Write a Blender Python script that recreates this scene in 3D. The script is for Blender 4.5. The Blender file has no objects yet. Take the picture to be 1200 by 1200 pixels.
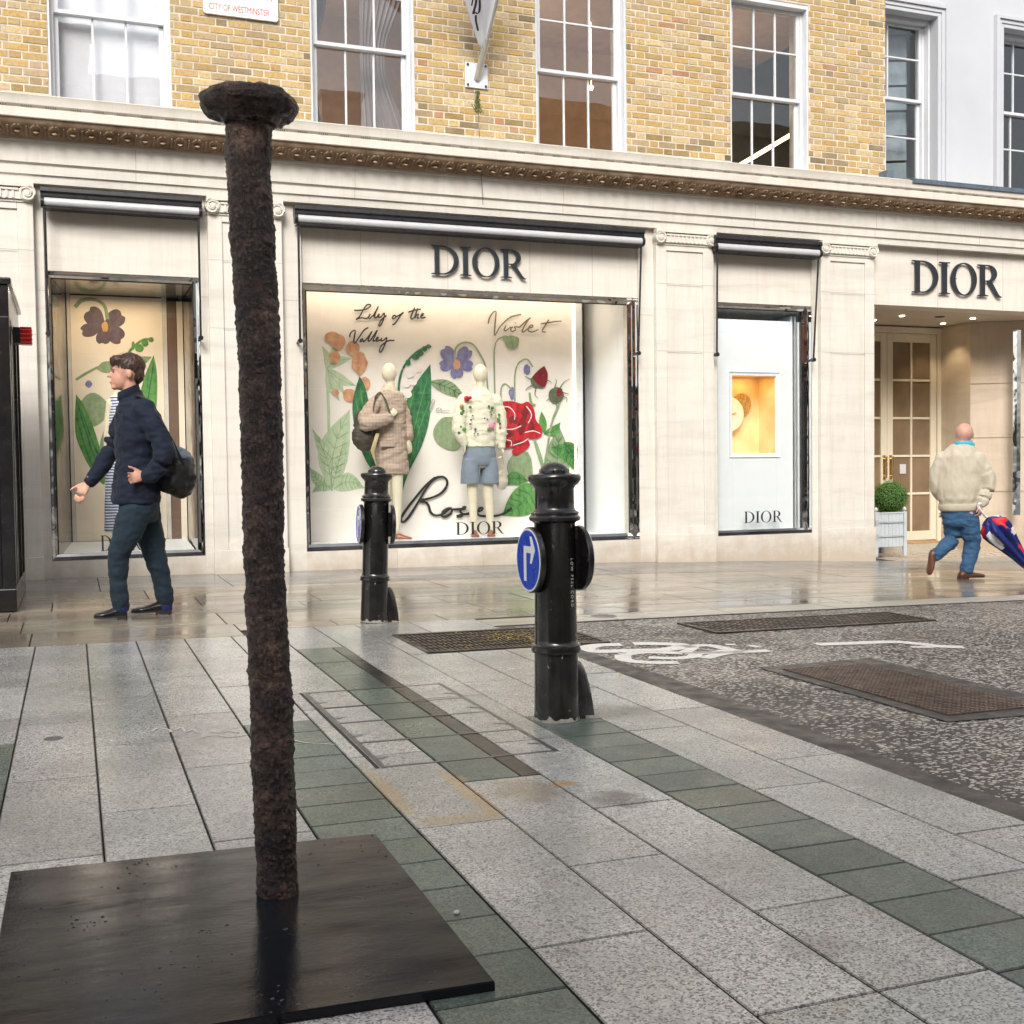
import bpy, bmesh, math, random
from mathutils import Vector, Matrix, noise
random.seed(7)
R_ = math.radians
sc = bpy.context.scene
COL = sc.collection
# ---------------------------------------------------------------- camera
F_PX = 1339.37
YAW, PIT, ROL = -0.366938, 0.0378276, -0.0124607
def _rot():
    ca, sa, cb, sb, cc, s = (math.cos(YAW), math.sin(YAW), math.cos(PIT), math.sin(PIT), math.cos(ROL), math.sin(ROL))
    Y = Matrix(((ca, 0, sa), (0, 1, 0), (-sa, 0, ca)))
    X = Matrix(((1, 0, 0), (0, cb, -sb), (0, sb, cb)))
    Z = Matrix(((cc, -s, 0), (s, cc, 0), (0, 0, 1)))
    return Z @ X @ Y
RC = _rot()
def _w(r): return Vector((r[0], r[2], -r[1]))
cam_right, cam_down, cam_fwd = _w(RC[0]), _w(RC[1]), _w(RC[2])
cd = bpy.data.cameras.new('camera'); cam = bpy.data.objects.new('camera', cd); COL.objects.link(cam)
m3 = Matrix((cam_right, -cam_down, -cam_fwd)).transposed()
cam.matrix_world = m3.to_4x4()
cd.sensor_width = 36; cd.lens = F_PX / 1200 * 36; cd.clip_end = 600; cd.clip_start = .05
sc.camera = cam
def at(px, py, Y):
    """world point seen at photo coordinates (px,py) lying on the plane at distance Y"""
    d = cam_right * ((px - 600) / F_PX) + cam_down * ((py - 600) / F_PX) + cam_fwd
    return d * (Y / d.y)
# ---------------------------------------------------------------- light
SUN_EL, SUN_AZ = 38, 205      # azimuth: degrees clockwise from +Y
w = bpy.data.worlds.new('World'); sc.world = w; w.use_nodes = True
nt = w.node_tree; bg = nt.nodes['Background']
sky = nt.nodes.new('ShaderNodeTexSky'); sky.sky_type = 'NISHITA'; sky.sun_disc = False
sky.sun_elevation = R_(SUN_EL); sky.sun_rotation = R_(SUN_AZ); sky.dust_density = 4; sky.air_density = 1.5; sky.ozone_density = 1
hs = nt.nodes.new('ShaderNodeHueSaturation'); hs.inputs['Saturation'].default_value = .22
nt.links.new(sky.outputs[0], hs.inputs['Color']); nt.links.new(hs.outputs[0], bg.inputs['Color'])
bg.inputs['Strength'].default_value = .13
sl = bpy.data.lights.new('sun', 'SUN'); sl.energy = 2.0; sl.angle = R_(24); sl.color = (1, .95, .88)
sun = bpy.data.objects.new('sun', sl); COL.objects.link(sun)
a, e = R_(SUN_AZ), R_(SUN_EL)
sun.rotation_euler = Vector((-math.sin(a) * math.cos(e), -math.cos(a) * math.cos(e), -math.sin(e))).to_track_quat('-Z', 'Y').to_euler()
sc.view_settings.view_transform = 'Standard'; sc.view_settings.look = 'None'; sc.view_settings.gamma = 1
sc.view_settings.exposure = 0.58
# ---------------------------------------------------------------- ground shape
def gh(X, Y):
    e = 0
    if X > 3:
        t = min(max((Y - 5.5) / 4, 0), 1); e = .0027 * min(X - 3, 8) ** 2 * t * t * (3 - 2 * t)
    return -(1 + .0119214 * X - .002283 * Y) - e
def gp(px, py):
    d = at(px, py, 1.0); lo, hi = .3, 80
    for _ in range(50):
        m = (lo + hi) / 2
        if d.z * m > gh(d.x * m, d.y * m): lo = m
        else: hi = m
    return d * lo
# ---------------------------------------------------------------- materials
def sock(n, *names):
    for k in names:
        if k in n.inputs: return n.inputs[k]
class NT:
    def __init__(s, name):
        s.m = bpy.data.materials.new(name); s.m.use_nodes = True; s.t = s.m.node_tree
        s.b = s.t.nodes['Principled BSDF']; s.tc = None
    def n(s, typ, **k):
        x = s.t.nodes.new(typ)
        for a, b in k.items(): setattr(x, a, b)
        return x
    def l(s, a, b): s.t.links.new(a, b)
    def co(s, scale=None):
        if s.tc is None: s.tc = s.n('ShaderNodeTexCoord').outputs['Object']
        if scale is None: return s.tc
        mp = s.n('ShaderNodeMapping'); mp.inputs['Scale'].default_value = scale; s.l(s.tc, mp.inputs[0]); return mp.outputs[0]
    def noise(s, scale, detail=3, rough=.55, vec=None, dist=0):
        x = s.n('ShaderNodeTexNoise'); x.inputs['Scale'].default_value = scale; x.inputs['Detail'].default_value = detail
        x.inputs['Roughness'].default_value = rough; x.inputs['Distortion'].default_value = dist
        s.l(vec or s.co(), x.inputs['Vector']); return x.outputs['Fac']
    def vor(s, scale, out='Distance', vec=None, feature='F1', rnd=1):
        x = s.n('ShaderNodeTexVoronoi'); x.feature = feature; x.inputs['Scale'].default_value = scale; x.inputs['Randomness'].default_value = rnd
        s.l(vec or s.co(), x.inputs['Vector']); return x.outputs[out]
    def ramp(s, fac, stops, interp='LINEAR'):
        x = s.n('ShaderNodeValToRGB'); r = x.color_ramp; r.interpolation = interp
        while len(r.elements) < len(stops): r.elements.new(.5)
        for el, (p, c) in zip(r.elements, stops):
            el.position = p; el.color = (c, c, c, 1) if not hasattr(c, '__len__') else (*c, 1)
        s.l(fac, x.inputs[0]); return x.outputs[0]
    def mr(s, fac, a, b, c, d):
        x = s.n('ShaderNodeMapRange'); s.l(fac, x.inputs[0])
        for i, v in zip((1, 2, 3, 4), (a, b, c, d)): x.inputs[i].default_value = v
        return x.outputs[0]
    def mix(s, fac, A, B, mode='MIX'):
        x = s.n('ShaderNodeMix', data_type='RGBA', blend_type=mode)
        for i, v in ((0, fac), (6, A), (7, B)):
            if hasattr(v, 'links') or isinstance(v, bpy.types.NodeSocket): s.l(v, x.inputs[i])
            elif i == 0: x.inputs[0].default_value = v
            else: x.inputs[i].default_value = (*v, 1)
        return x.outputs[2]
    def math(s, op, A, B=None):
        x = s.n('ShaderNodeMath', operation=op)
        for i, v in ((0, A), (1, B)):
            if v is None: continue
            if isinstance(v, bpy.types.NodeSocket): s.l(v, x.inputs[i])
            else: x.inputs[i].default_value = v
        return x.outputs[0]
    def attr(s, name='tint'):
        x = s.n('ShaderNodeVertexColor'); x.layer_name = name; return x.outputs[0]
    def bump(s, h, strength, dist=.01, nrm=None):
        x = s.n('ShaderNodeBump'); x.inputs['Strength'].default_value = strength; x.inputs['Distance'].default_value = dist
        s.l(h, x.inputs['Height'])
        if nrm: s.l(nrm, x.inputs['Normal'])
        s.l(x.outputs[0], s.b.inputs['Normal']); return x.outputs[0]
    def set(s, col=None, rough=None, metal=None, spec=None, coat=None):
        for v, names in ((col, ('Base Color',)), (rough, ('Roughness',)), (metal, ('Metallic',)), (spec, ('Specular IOR Level', 'Specular')), (coat, ('Coat Weight',))):
            if v is None: continue
            k = sock(s.b, *names)
            if isinstance(v, bpy.types.NodeSocket): s.l(v, k)
            elif hasattr(v, '__len__'): k.default_value = (*v, 1)
            else: k.default_value = v
        return s.m
_pm = {}
def pm(name, col, rough=.5, metal=0, var=.12, vs=6, bump=0, bs=60, spec=.5, coat=0, tint=False, rv=.08):
    if name in _pm: return _pm[name]
    s = NT(name); f = s.noise(vs, 4)
    lo = tuple(c * (1 - var) for c in col); hi = tuple(min(1, c * (1 + var)) for c in col)
    c = s.ramp(f, [(.3, lo), (.7, hi)])
    if tint: c = s.mix(1, c, s.attr(), 'MULTIPLY')
    r = s.mr(s.noise(vs * 2.3, 3), .3, .7, max(.02, rough - rv), min(1, rough + rv))
    s.set(c, r, metal, spec, coat)
    if bump: s.bump(s.noise(bs, 4, .6), bump, .004)
    _pm[name] = s.m; return s.m

def mk_stone(name, col, warm, rough=.55, blotch=.5):
    s = NT(name)
    v = s.noise(1.0, 5, .6, s.co((.7, 2, 6)), 1.2)         # horizontal sedimentary veins
    c = s.ramp(v, [(.28, tuple(k * .86 for k in col)), (.5, col), (.75, tuple(min(1, k * 1.05) for k in col))])
    st = s.noise(2.2, 5, .65, s.co((3, 3, .35)))           # vertical water streaks
    c = s.mix(s.mr(st, .46, .74, 0, blotch), c, warm)
    gm = s.n('ShaderNodeNewGeometry'); sz = s.n('ShaderNodeSeparateXYZ'); s.l(gm.outputs['Position'], sz.inputs[0])
    dn = s.noise(6, 5, .7); spl = s.mr(s.math('ADD', sz.outputs[2], s.math('MULTIPLY', dn, -.55)), -1.36, -1.06, .55, 0); c = s.mix(spl, c, (.36, .26, .16))
    led = s.mr(s.math('ADD', s.noise(3, 5, .7, s.co((6, 6, .5))), 0), .52, .72, 0, .35); c = s.mix(led, c, tuple(k * .72 for k in col))
    fine = s.noise(70, 3)
    c = s.mix(s.mr(fine, .35, .7, 0, .10), c, tuple(k * .6 for k in col))
    c = s.mix(1, c, s.attr(), 'MULTIPLY')
    s.set(c, s.mr(v, .3, .7, rough - .1, rough + .12), 0, .4)
    s.bump(fine, .12, .003)
    return s.m
STONE = mk_stone('limestone', (.70, .665, .605), (.58, .52, .43))
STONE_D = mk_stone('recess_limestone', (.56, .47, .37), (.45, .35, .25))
def mk_brown():
    s = NT('stained_cyma'); v = s.noise(9, 5, .6)
    s.set(s.ramp(v, [(.3, (.20, .13, .08)), (.55, (.36, .255, .17)), (.75, (.48, .38, .28))]), .8, 0, .2); s.bump(s.noise(80), .3, .004); return s.m
BROWN = mk_brown()
def mk_brick():
    s = NT('london_stock_brick'); base = s.attr()
    n1 = s.noise(38, 5, .65); n2 = s.noise(7, 4)
    c = s.mix(s.mr(n1, .42, .72, 0, .55), base, (.17, .115, .06))
    c = s.mix(s.mr(n2, .45, .75, 0, .35), c, (.50, .40, .27))
    s.set(c, .85, 0, .2); s.bump(n1, .5, .006); return s.m
BRICK = mk_brick()
MORTAR = pm('mortar', (.56, .50, .41), .9, var=.2, vs=12, bump=.4, bs=90)
WHITE = pm('white_paint', (.62, .635, .66), .35, var=.04)
STUCCO = pm('pale_stucco', (.50, .515, .55), .6, var=.05, vs=1.2)
BLACKM = pm('black_metal', (.018, .018, .02), .32, 0, var=.3)
ALU = pm('grey_roller', (.52, .53, .55), .4, .1, var=.06)
LEAD = pm('lead_flashing', (.13, .17, .22), .45, .2, var=.3, vs=9)
LETTER = pm('dark_lettering', (.035, .042, .05), .35, .3, var=.15)
INK = pm('black_ink', (.02, .02, .02), .5, var=.1)
INKG = pm('olive_ink', (.16, .13, .08), .5, var=.1)
INKF = pm('faded_ink', (.40, .40, .38), .5, var=.1)
def mk_mirror():
    s = NT('polished_mirror'); s.set((.80, .80, .80), .04, 1.0)
    s.bump(s.noise(3.5, 2, .5), .22, .03); return s.m
DKMIR = pm('dark_polished_sill', (.20, .20, .20), .12, .9, var=.3, vs=4)
MIRROR = mk_mirror()
def mk_glass(name, tint=(1, 1, 1), rmul=1.0, rough=.0):
    s = NT(name); t = s.t; out = t.nodes['Material Output']
    tr = s.n('ShaderNodeBsdfTransparent'); tr.inputs[0].default_value = (*tint, 1)
    gl = s.n('ShaderNodeBsdfGlossy'); gl.inputs['Roughness'].default_value = rough; gl.inputs[0].default_value = (.9, .95, 1, 1)
    lw = s.n('ShaderNodeLayerWeight'); lw.inputs[0].default_value = .5
    f = s.math('MULTIPLY', s.math('ADD', s.math('MULTIPLY', s.math('POWER', lw.outputs['Facing'], 4.0), .85), .05), rmul)
    bp = s.n('ShaderNodeBump'); bp.inputs['Strength'].default_value = .05; bp.inputs['Distance'].default_value = .02
    s.l(s.noise(1.6, 2), bp.inputs['Height']); s.l(bp.outputs[0], gl.inputs['Normal'])
    mx = s.n('ShaderNodeMixShader'); s.l(f, mx.inputs[0]); s.l(tr.outputs[0], mx.inputs[1]); s.l(gl.outputs[0], mx.inputs[2])
    s.l(mx.outputs[0], out.inputs[0]); return s.m
GLASS = mk_glass('shop_glass', (.97, .98, .98), 1.2)
GLASSU = mk_glass('sash_glass', (.9, .9, .9), 2.4)
# paving materials
def mk_granite(name, base, dark, light, rough, wet):
    s = NT(name)
    v = s.vor(215, 'Color'); r = s.n('ShaderNodeSeparateColor'); s.l(v, r.inputs[0])
    c = s.ramp(r.outputs[0], [(0, dark), (.22, dark), (.26, base), (.70, base), (.76, light), (1, light)])
    c = s.mix(.24, c, base)
    big = s.noise(1.9, 6, .65); c = s.mix(s.mr(big, .40, .66, 0, .55), c, tuple(k * .5 for k in base))
    st = s.noise(5.5, 4, .6); c = s.mix(s.mr(st, .6, .8, 0, .3), c, (.33, .25, .15))
    c = s.mix(1, c, s.attr(), 'MULTIPLY')
    sx = s.n('ShaderNodeSeparateXYZ'); g = s.n('ShaderNodeNewGeometry'); s.l(g.outputs['Position'], sx.inputs[0])
    wob = s.noise(13, 4, .6); wetx = []
    for (qx, qy, rx, ry, col_, amt, w_) in ((1.53, 3.11, .085, .085, (.05, .05, .05), .75, 0), (2.06, 4.27, .20, .13, (.09, .09, .08), .7, 1), (1.0, 3.10, .14, .05, (.40, .28, .13), .55, 0), (1.13, 3.35, .035, .30, (.42, .27, .10), .6, 0), (.90, 3.45, .03, .30, (.42, .29, .13), .55, 0),  # stain spots; the one right of the bollard is a painted wet shadow
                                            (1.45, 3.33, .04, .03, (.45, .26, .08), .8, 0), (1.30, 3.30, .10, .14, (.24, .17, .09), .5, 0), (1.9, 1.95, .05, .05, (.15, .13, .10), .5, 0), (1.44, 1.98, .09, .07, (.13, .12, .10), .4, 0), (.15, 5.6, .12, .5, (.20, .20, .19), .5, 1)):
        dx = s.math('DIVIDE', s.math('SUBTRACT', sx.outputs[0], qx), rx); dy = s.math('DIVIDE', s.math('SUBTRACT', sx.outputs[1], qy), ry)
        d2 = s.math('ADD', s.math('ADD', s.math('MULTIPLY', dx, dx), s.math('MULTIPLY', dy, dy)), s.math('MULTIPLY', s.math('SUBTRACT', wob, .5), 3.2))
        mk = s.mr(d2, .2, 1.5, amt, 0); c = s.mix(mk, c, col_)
    # the film of water is thicker towards the low side of the pavement by the shop
    near = s.mr(sx.outputs[1], 3.2, 6.8, 0, 1)
    film = s.math('ADD', s.math('MULTIPLY', near, .72), s.mr(s.noise(1.6, 6, .68), .36, .64, -.08, .62))
    ro = s.mr(film, 0, 1, rough, wet)
    s.set(c, ro, 0, .5); s.bump(s.noise(140, 3, .6), .22, .003); return s.m
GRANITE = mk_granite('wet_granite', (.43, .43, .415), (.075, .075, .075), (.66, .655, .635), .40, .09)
GREEN = mk_granite('green_slate_stone', (.125, .160, .138), (.05, .07, .06), (.22, .26, .225), .48, .13)
DARKST = mk_granite('dark_paving_strip', (.030, .028, .027), (.015, .015, .015), (.05, .048, .045), .42, .16)
def mk_york(name, cols, rough):
    s = NT(name)
    n1 = s.noise(.9, 5, .6, s.co((.35, 1.2, 1)), .8)
    c = s.ramp(n1, [(.28, cols[0]), (.45, cols[1]), (.6, cols[2]), (.75, cols[3])])
    n2 = s.noise(3.0, 6, .7, s.co((.5, 3, 1)), 1.5); c = s.mix(s.mr(n2, .5, .75, 0, .5), c, (.10, .085, .07))
    c = s.mix(1, c, s.attr(), 'MULTIPLY')
    film = s.noise(1.3, 5, .65, s.co((.6, 2.0, 1)), .6)
    s.set(c, s.mr(film, .35, .66, rough[0], rough[1]), 0, .6)
    s.bump(s.noise(30, 4, .6), .10, .004); return s.m
YORK = mk_york('wet_york_stone', ((.10, .085, .07), (.215, .185, .145), (.30, .25, .19), (.31, .29, .255)), (.05, .30))
YORKD = mk_york('wet_slate_margin', ((.10, .10, .10), (.15, .15, .15), (.19, .19, .185), (.23, .22, .21)), (.10, .3))
KERB = mk_york('pale_kerb_stone', ((.36, .34, .29), (.42, .40, .34), (.46, .44, .38), (.5, .48, .42)), (.25, .4))
def mk_road():
    s = NT('chipped_asphalt')
    s1 = s.vor(60, 'Distance', s.co((.8, 1.25, 1))); col = s.vor(60, 'Color', s.co((.8, 1.25, 1)))
    sep = s.n('ShaderNodeSeparateColor'); s.l(col, sep.inputs[0])
    patch = s.noise(.9, 5, .6)
    thr = s.mr(patch, .36, .56, .38, .90)
    chip = s.math('MULTIPLY', s.math('LESS_THAN', s1, .50), s.math('LESS_THAN', sep.outputs[0], thr))
    asp = s.ramp(s.noise(200, 3), [(.3, (.012, .012, .014)), (.7, (.035, .035, .038))])
    cc = s.ramp(sep.outputs[1], [(0, (.22, .21, .20)), (.4, (.42, .41, .39)), (.8, (.62, .60, .56)), (1, (.45, .36, .26))])
    c = s.mix(chip, asp, cc); c = s.mix(1, c, s.attr(), 'MULTIPLY')
    s.set(c, s.mr(s.noise(2.2, 4), .35, .65, .28, .5), 0, .5)
    s.bump(s.math('ADD', s.math('MULTIPLY', chip, .5), s.noise(120, 3)), .5, .006); return s.m
ROAD = mk_road()
TARMAC = pm('plain_tarmac', (.035, .035, .037), .42, var=.25, vs=5, bump=.5, bs=150, rv=.15)
GROUT = pm('dark_joint', (.035, .032, .028), .8, var=.3)
PLATEI = pm('brown_iron_plate', (.10, .070, .058), .38, .1, var=.45, vs=6, bump=.4, bs=60, rv=.15)
IRON = pm('rusty_cast_iron', (.045, .036, .030), .42, .2, var=.45, vs=7, bump=.5, bs=60, rv=.15)
PLATEL = pm('galvanised_lift_plate', (.34, .37, .41), .35, .4, var=.2)
STEELF = pm('steel_cover_frame', (.16, .165, .17), .35, .6, var=.3)
def mk_paint():
    s = NT('worn_road_paint'); c = s.mix(s.mr(s.noise(34, 5, .7), .57, .66, 0, .7), (.74, .74, .71), (.09, .09, .09)); s.set(c, .5); s.bump(s.noise(90), .3, .004); return s.m
PAINT = mk_paint()
# ---------------------------------------------------------------- mesh builder
class MB:
    def __init__(s): s.v = []; s.f = []; s.mi = []; s.ti = []; s.m = 0; s.t = (1, 1, 1)
    def face(s, idx): s.f.append(tuple(idx)); s.mi.append(s.m); s.ti.append(s.t)
    def quad(s, *p):
        b = len(s.v); s.v += [tuple(q) for q in p]; s.face(range(b, b + len(p))); return s
    def box(s, x0, x1, y0, y1, z0, z1):
        b = len(s.v)
        s.v += [(x0, y0, z0), (x1, y0, z0), (x1, y1, z0), (x0, y1, z0), (x0, y0, z1), (x1, y0, z1), (x1, y1, z1), (x0, y1, z1)]
        for q in ((0, 3, 2, 1), (4, 5, 6, 7), (0, 1, 5, 4), (1, 2, 6, 5), (2, 3, 7, 6), (3, 0, 4, 7)): s.face([b + i for i in q])
        return s
    def rings(s, rs, caps=True, closed=True):
        b = len(s.v); n = len(rs[0])
        for r in rs: s.v += [tuple(p) for p in r]
        for i in range(len(rs) - 1):
            for j in range(n if closed else n - 1):
                k = (j + 1) % n
                s.face((b + i * n + j, b + i * n + k, b + (i + 1) * n + k, b + (i + 1) * n + j))
        if caps:
            s.face([b + j for j in range(n)][::-1]); s.face([b + (len(rs) - 1) * n + j for j in range(n)])
        return s
    def prism(s, pts, y0, y1):      # outline in XZ, extruded along Y
        return s.rings([[(x, y0, z) for x, z in pts], [(x, y1, z) for x, z in pts]])
    def extx(s, pts, x0, x1, caps=True): # outline in YZ, extruded along X
        return s.rings([[(x0, y, z) for y, z in pts], [(x1, y, z) for y, z in pts]], caps)
    def extz(s, pts, z0, z1):
        return s.rings([[(x, y, z0) for x, y in pts], [(x, y, z1) for x, y in pts]])
    def lathe(s, prof, c, n=32, axis='Z'):
        rs = []
        for r, h in prof:
            ring = []
            for j in range(n):
                t = 2 * math.pi * j / n; u, v = r * math.cos(t), r * math.sin(t)
                ring.append((c[0] + u, c[1] + v, c[2] + h) if axis == 'Z' else (c[0] + u, c[1] + h, c[2] + v) if axis == 'Y' else (c[0] + h, c[1] + u, c[2] + v))
            rs.append(ring)
        return s.rings(rs)
    def tube(s, pts, r, n=8, flat=1.0, up=None):
        pts = [Vector(p) for p in pts]; rs = []
        for i, p in enumerate(pts):
            d = (pts[min(i + 1, len(pts) - 1)] - pts[max(i - 1, 0)])
            if d.length < 1e-9: d = Vector((0, 0, 1))
            d.normalize(); u = Vector(up) if up else (Vector((0, 0, 1)) if abs(d.z) < .9 else Vector((1, 0, 0)))
            a = d.cross(u).normalized(); bb = a.cross(d).normalized(); rr = r[i] if hasattr(r, '__len__') else r
            rs.append([p + a * (rr * math.cos(2 * math.pi * j / n)) + bb * (rr * flat * math.sin(2 * math.pi * j / n)) for j in range(n)])
        return s.rings(rs)
    def ell(s, c, r, n=14, m=9, rot=None):
        rs = []
        for i in range(m):
            ph = math.pi * (i + .02) / (m - 1 + .04) - math.pi / 2; ring = []
            for j in range(n):
                t = 2 * math.pi * j / n; q = Vector((r[0] * math.cos(ph) * math.cos(t), r[1] * math.cos(ph) * math.sin(t), r[2] * math.sin(ph)))
                if rot: q = rot @ q
                ring.append(Vector(c) + q)
            rs.append(ring)
        return s.rings(rs)
    def mesh(s, name):
        me = bpy.data.meshes.new(name); me.from_pydata(s.v, [], s.f); return me
    def build(s, name, mats, parent=None, smooth=False, bevel=0, tint=False, recalc=True, loc=None, segs=2, ang=40):
        me = s.mesh(name); mats = mats if isinstance(mats, (list, tuple)) else [mats]
        for m in mats: me.materials.append(m)
        me.polygons.foreach_set('material_index', s.mi)
        at_ = me.color_attributes.new('tint', 'FLOAT_COLOR', 'CORNER'); buf = []
        for p in me.polygons: buf += list((*s.ti[p.index], 1)) * p.loop_total
        at_.data.foreach_set('color', buf)
        if recalc or bevel:
            bm = bmesh.new(); bm.from_mesh(me)
            if recalc: bmesh.ops.recalc_face_normals(bm, faces=bm.faces)
            bm.to_mesh(me); bm.free()
        return finish(name, me, parent, smooth, bevel, loc, segs, ang)
ORG = {}
def finish(name, me, parent=None, smooth=False, bevel=0, loc=None, segs=2, ang=40):
    o = bpy.data.objects.new(name, me); COL.objects.link(o)
    if parent is not None:
        loc = ORG[parent.name]; o.parent = parent
    else:
        if loc is None:
            xs = [v.co for v in me.vertices]
            loc = Vector(((min(v.x for v in xs) + max(v.x for v in xs)) / 2, (min(v.y for v in xs) + max(v.y for v in xs)) / 2, min(v.z for v in xs)))
        loc = Vector(loc); o.location = loc
    me.transform(Matrix.Translation(-Vector(loc))); ORG[o.name] = Vector(loc)
    if smooth:
        me.polygons.foreach_set('use_smooth', [True] * len(me.polygons))
        try: me.set_sharp_from_angle(angle=R_(ang))
        except Exception: pass
    if bevel:
        b = o.modifiers.new('edge', 'BEVEL'); b.width = bevel; b.segments = segs; b.limit_method = 'ANGLE'; b.angle_limit = R_(40)
    return o
def tag(o, label=None, cat=None, group=None, kind=None):
    for k, v in (('label', label), ('category', cat), ('group', group), ('kind', kind)):
        if v: o[k] = v
    return o
def thing(name, label, cat, loc, group=None, kind=None):
    o = bpy.data.objects.new(name, None); COL.objects.link(o); o.location = Vector(loc); o.empty_display_size = .1
    ORG[o.name] = Vector(loc); return tag(o, label, cat, group, kind)
def copy_tree(o, parent=None):
    c = o.copy(); COL.objects.link(c)
    if parent: c.parent = parent; c.matrix_parent_inverse = o.matrix_parent_inverse
    for ch in [q for q in COL.objects if q.parent == o]: copy_tree(ch, c)
    return c
def to_mesh(curve_or_obj, mats, M=Matrix()):
    o = curve_or_obj if isinstance(curve_or_obj, bpy.types.Object) else bpy.data.objects.new('tmp', curve_or_obj)
    if o.name not in COL.objects: COL.objects.link(o)
    dg = bpy.context.evaluated_depsgraph_get(); dg.update()
    me = bpy.data.meshes.new_from_object(o.evaluated_get(dg)); me.transform(M)
    me.materials.clear()
    for m in mats: me.materials.append(m)
    bpy.data.objects.remove(o, do_unlink=True)
    return me
def smooth_path(pts, k=5):
    pts = [Vector(p) for p in pts]; out = []
    P = [pts[0]] + pts + [pts[-1]]
    for i in range(1, len(P) - 2):
        for j in range(k):
            t = j / k; a, b, c, d = P[i - 1], P[i], P[i + 1], P[i + 2]
            out.append(.5 * ((2 * b) + (c - a) * t + (2 * a - 5 * b + 4 * c - d) * t * t + (3 * b - a - 3 * c + d) * t ** 3))
    out.append(pts[-1]); return out
# ================================================================ GROUND
def sheet(name, xs, ys, dz, mat, holes=None):
    b = MB(); nx = len(xs)
    for y in ys:
        for x in xs: b.v.append((x, y, gh(x, y) + dz))
    for j in range(len(ys) - 1):
        for i in range(nx - 1):
            if holes and holes((xs[i] + xs[i + 1]) / 2, (ys[j] + ys[j + 1]) / 2): continue
            b.face((j * nx + i, j * nx + i + 1, (j + 1) * nx + i + 1, (j + 1) * nx + i))
    o = b.build(name, mat, recalc=False, loc=(0, 0, -1)); return tag(o, kind='structure')
def fr(a, b, n): return [a + (b - a) * i / n for i in range(n + 1)]
sheet('ground', [-160, -60, -25] + fr(-12, 20, 64) + [30, 60, 160], [-160, -60, -25] + fr(-12, 14, 52) + [30, 160], -.010, GROUT)
def slabs(name, rects, mat, gap=.0048, ch=.003, gy=.0045):
    b = MB()
    for (x0, x1, y0, y1, t) in rects:
        b.t = t; nx = max(1, int((x1 - x0) / .8 + .5)); dz = random.uniform(-.0008, .0008)
        def P(x, y, d=0): return (x, y, gh(x, y) + d + dz)
        a0, a1, c0, c1 = x0 + gap / 2, x1 - gap / 2, y0 + gy / 2, y1 - gy / 2
        i0, i1, j0, j1 = a0 + ch, a1 - ch, c0 + ch, c1 - ch
        xs = fr(i0, i1, nx)
        for i in range(nx): b.quad(P(xs[i], j0), P(xs[i + 1], j0), P(xs[i + 1], j1), P(xs[i], j1))
        o = [(a0, c0), (a1, c0), (a1, c1), (a0, c1)]; q = [(i0, j0), (i1, j0), (i1, j1), (i0, j1)]
        for k in range(4):
            l = (k + 1) % 4; b.t = tuple(c_ * .55 for c_ in t); b.quad(P(*o[k], -ch), P(*o[l], -ch), P(*q[l]), P(*q[k])); b.m = 1; b.quad(P(*o[k], -.012), P(*o[l], -.012), P(*o[l], -ch), P(*o[k], -ch)); b.m = 0; b.t = t
    o = b.build(name, [mat, GROUT], recalc=False, loc=(0, 0, -1)); return tag(o, kind='structure')
def tn(v=.12, w=.04):
    g = 1 + random.uniform(-v, v); return (g * (1 + random.uniform(-w, w)), g, g * (1 + random.uniform(-w, w)))
P0, PS = -.22, .2737
def X(k): return P0 + PS * k
joints = {-2: [.6, 1.45, 2.3, 3.1, 3.9, 4.55, 5.4, 6.3], -1: [], 0: [1.45, 2.3, 3.14, 3.97, 4.86, 5.7, 6.58], 1: [1.9, 2.7, 3.52, 4.39, 5.3, 6.15],
          2: [1.45, 2.3, 3.14, 3.96, 4.83, 5.74, 6.5], 3: [4.55, 5.4, 6.25], 4: [1.3, 2.19, 3.05, 3.90, 4.75, 5.1, 6.0], 5: [1.77, 2.62, 3.46, 6.4],
          6: [1.77, 2.20, 3.05, 3.92, 4.8, 5.6, 6.4], 7: [], 8: [1.35, 2.19, 3.05, 3.92, 4.78, 5.64], 9: [1.6, 2.47, 3.34, 4.21, 5.10, 5.9]}
gran, grn, drk = [], [], []
for k in range(-14, 10):
    x0, x1 = X(k), X(k + 1); top = 7.05 if k < 5 else 7.30 if k < 7 else 5.98
    green_top = {3: 4.55, 7: 4.30, -1: 4.55, -5: 4.55, -9: 4.5}.get(k)
    js = joints.get(k)
    if js is None or k in (-1,): js = [random.uniform(-.4, .4) + .85 * q for q in range(0, 9)]
    js = sorted([-2.6 + .85 * q for q in range(0, 4)] + [j for j in js if j > .3])
    ys = [-3.2] + [j for j in js if j < top - .12] + [top]
    if green_top:
        y = green_top; n = int((green_top + 3.2) / .196)
        for q in range(n): grn.append((x0, x1, y - .196, y, tn(.16, .05))); y -= .196
        ys = [green_top] + [j for j in ys if j > green_top + .2]
        if k == 7: ys = [green_top, 5.1, top]
    for y0, y1 in zip(ys[:-1], ys[1:]):
        if k == 5 and y0 > 3.4 and y0 < 6.3: continue
        gran.append((x0, x1, y0, y1, tn(.13, .02)))
cov = [5.10, 4.76, 4.45, 4.10, 3.73, 3.46]
ys5 = [6.4, 5.9, 5.5] + cov
for a_, b_ in zip(ys5[:-1], ys5[1:]):
    grn.append((X(5), 1.352, b_, a_, tn(.14, .05))); drk.append((1.352, X(6), b_, a_, tn(.2, .02)))
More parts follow.
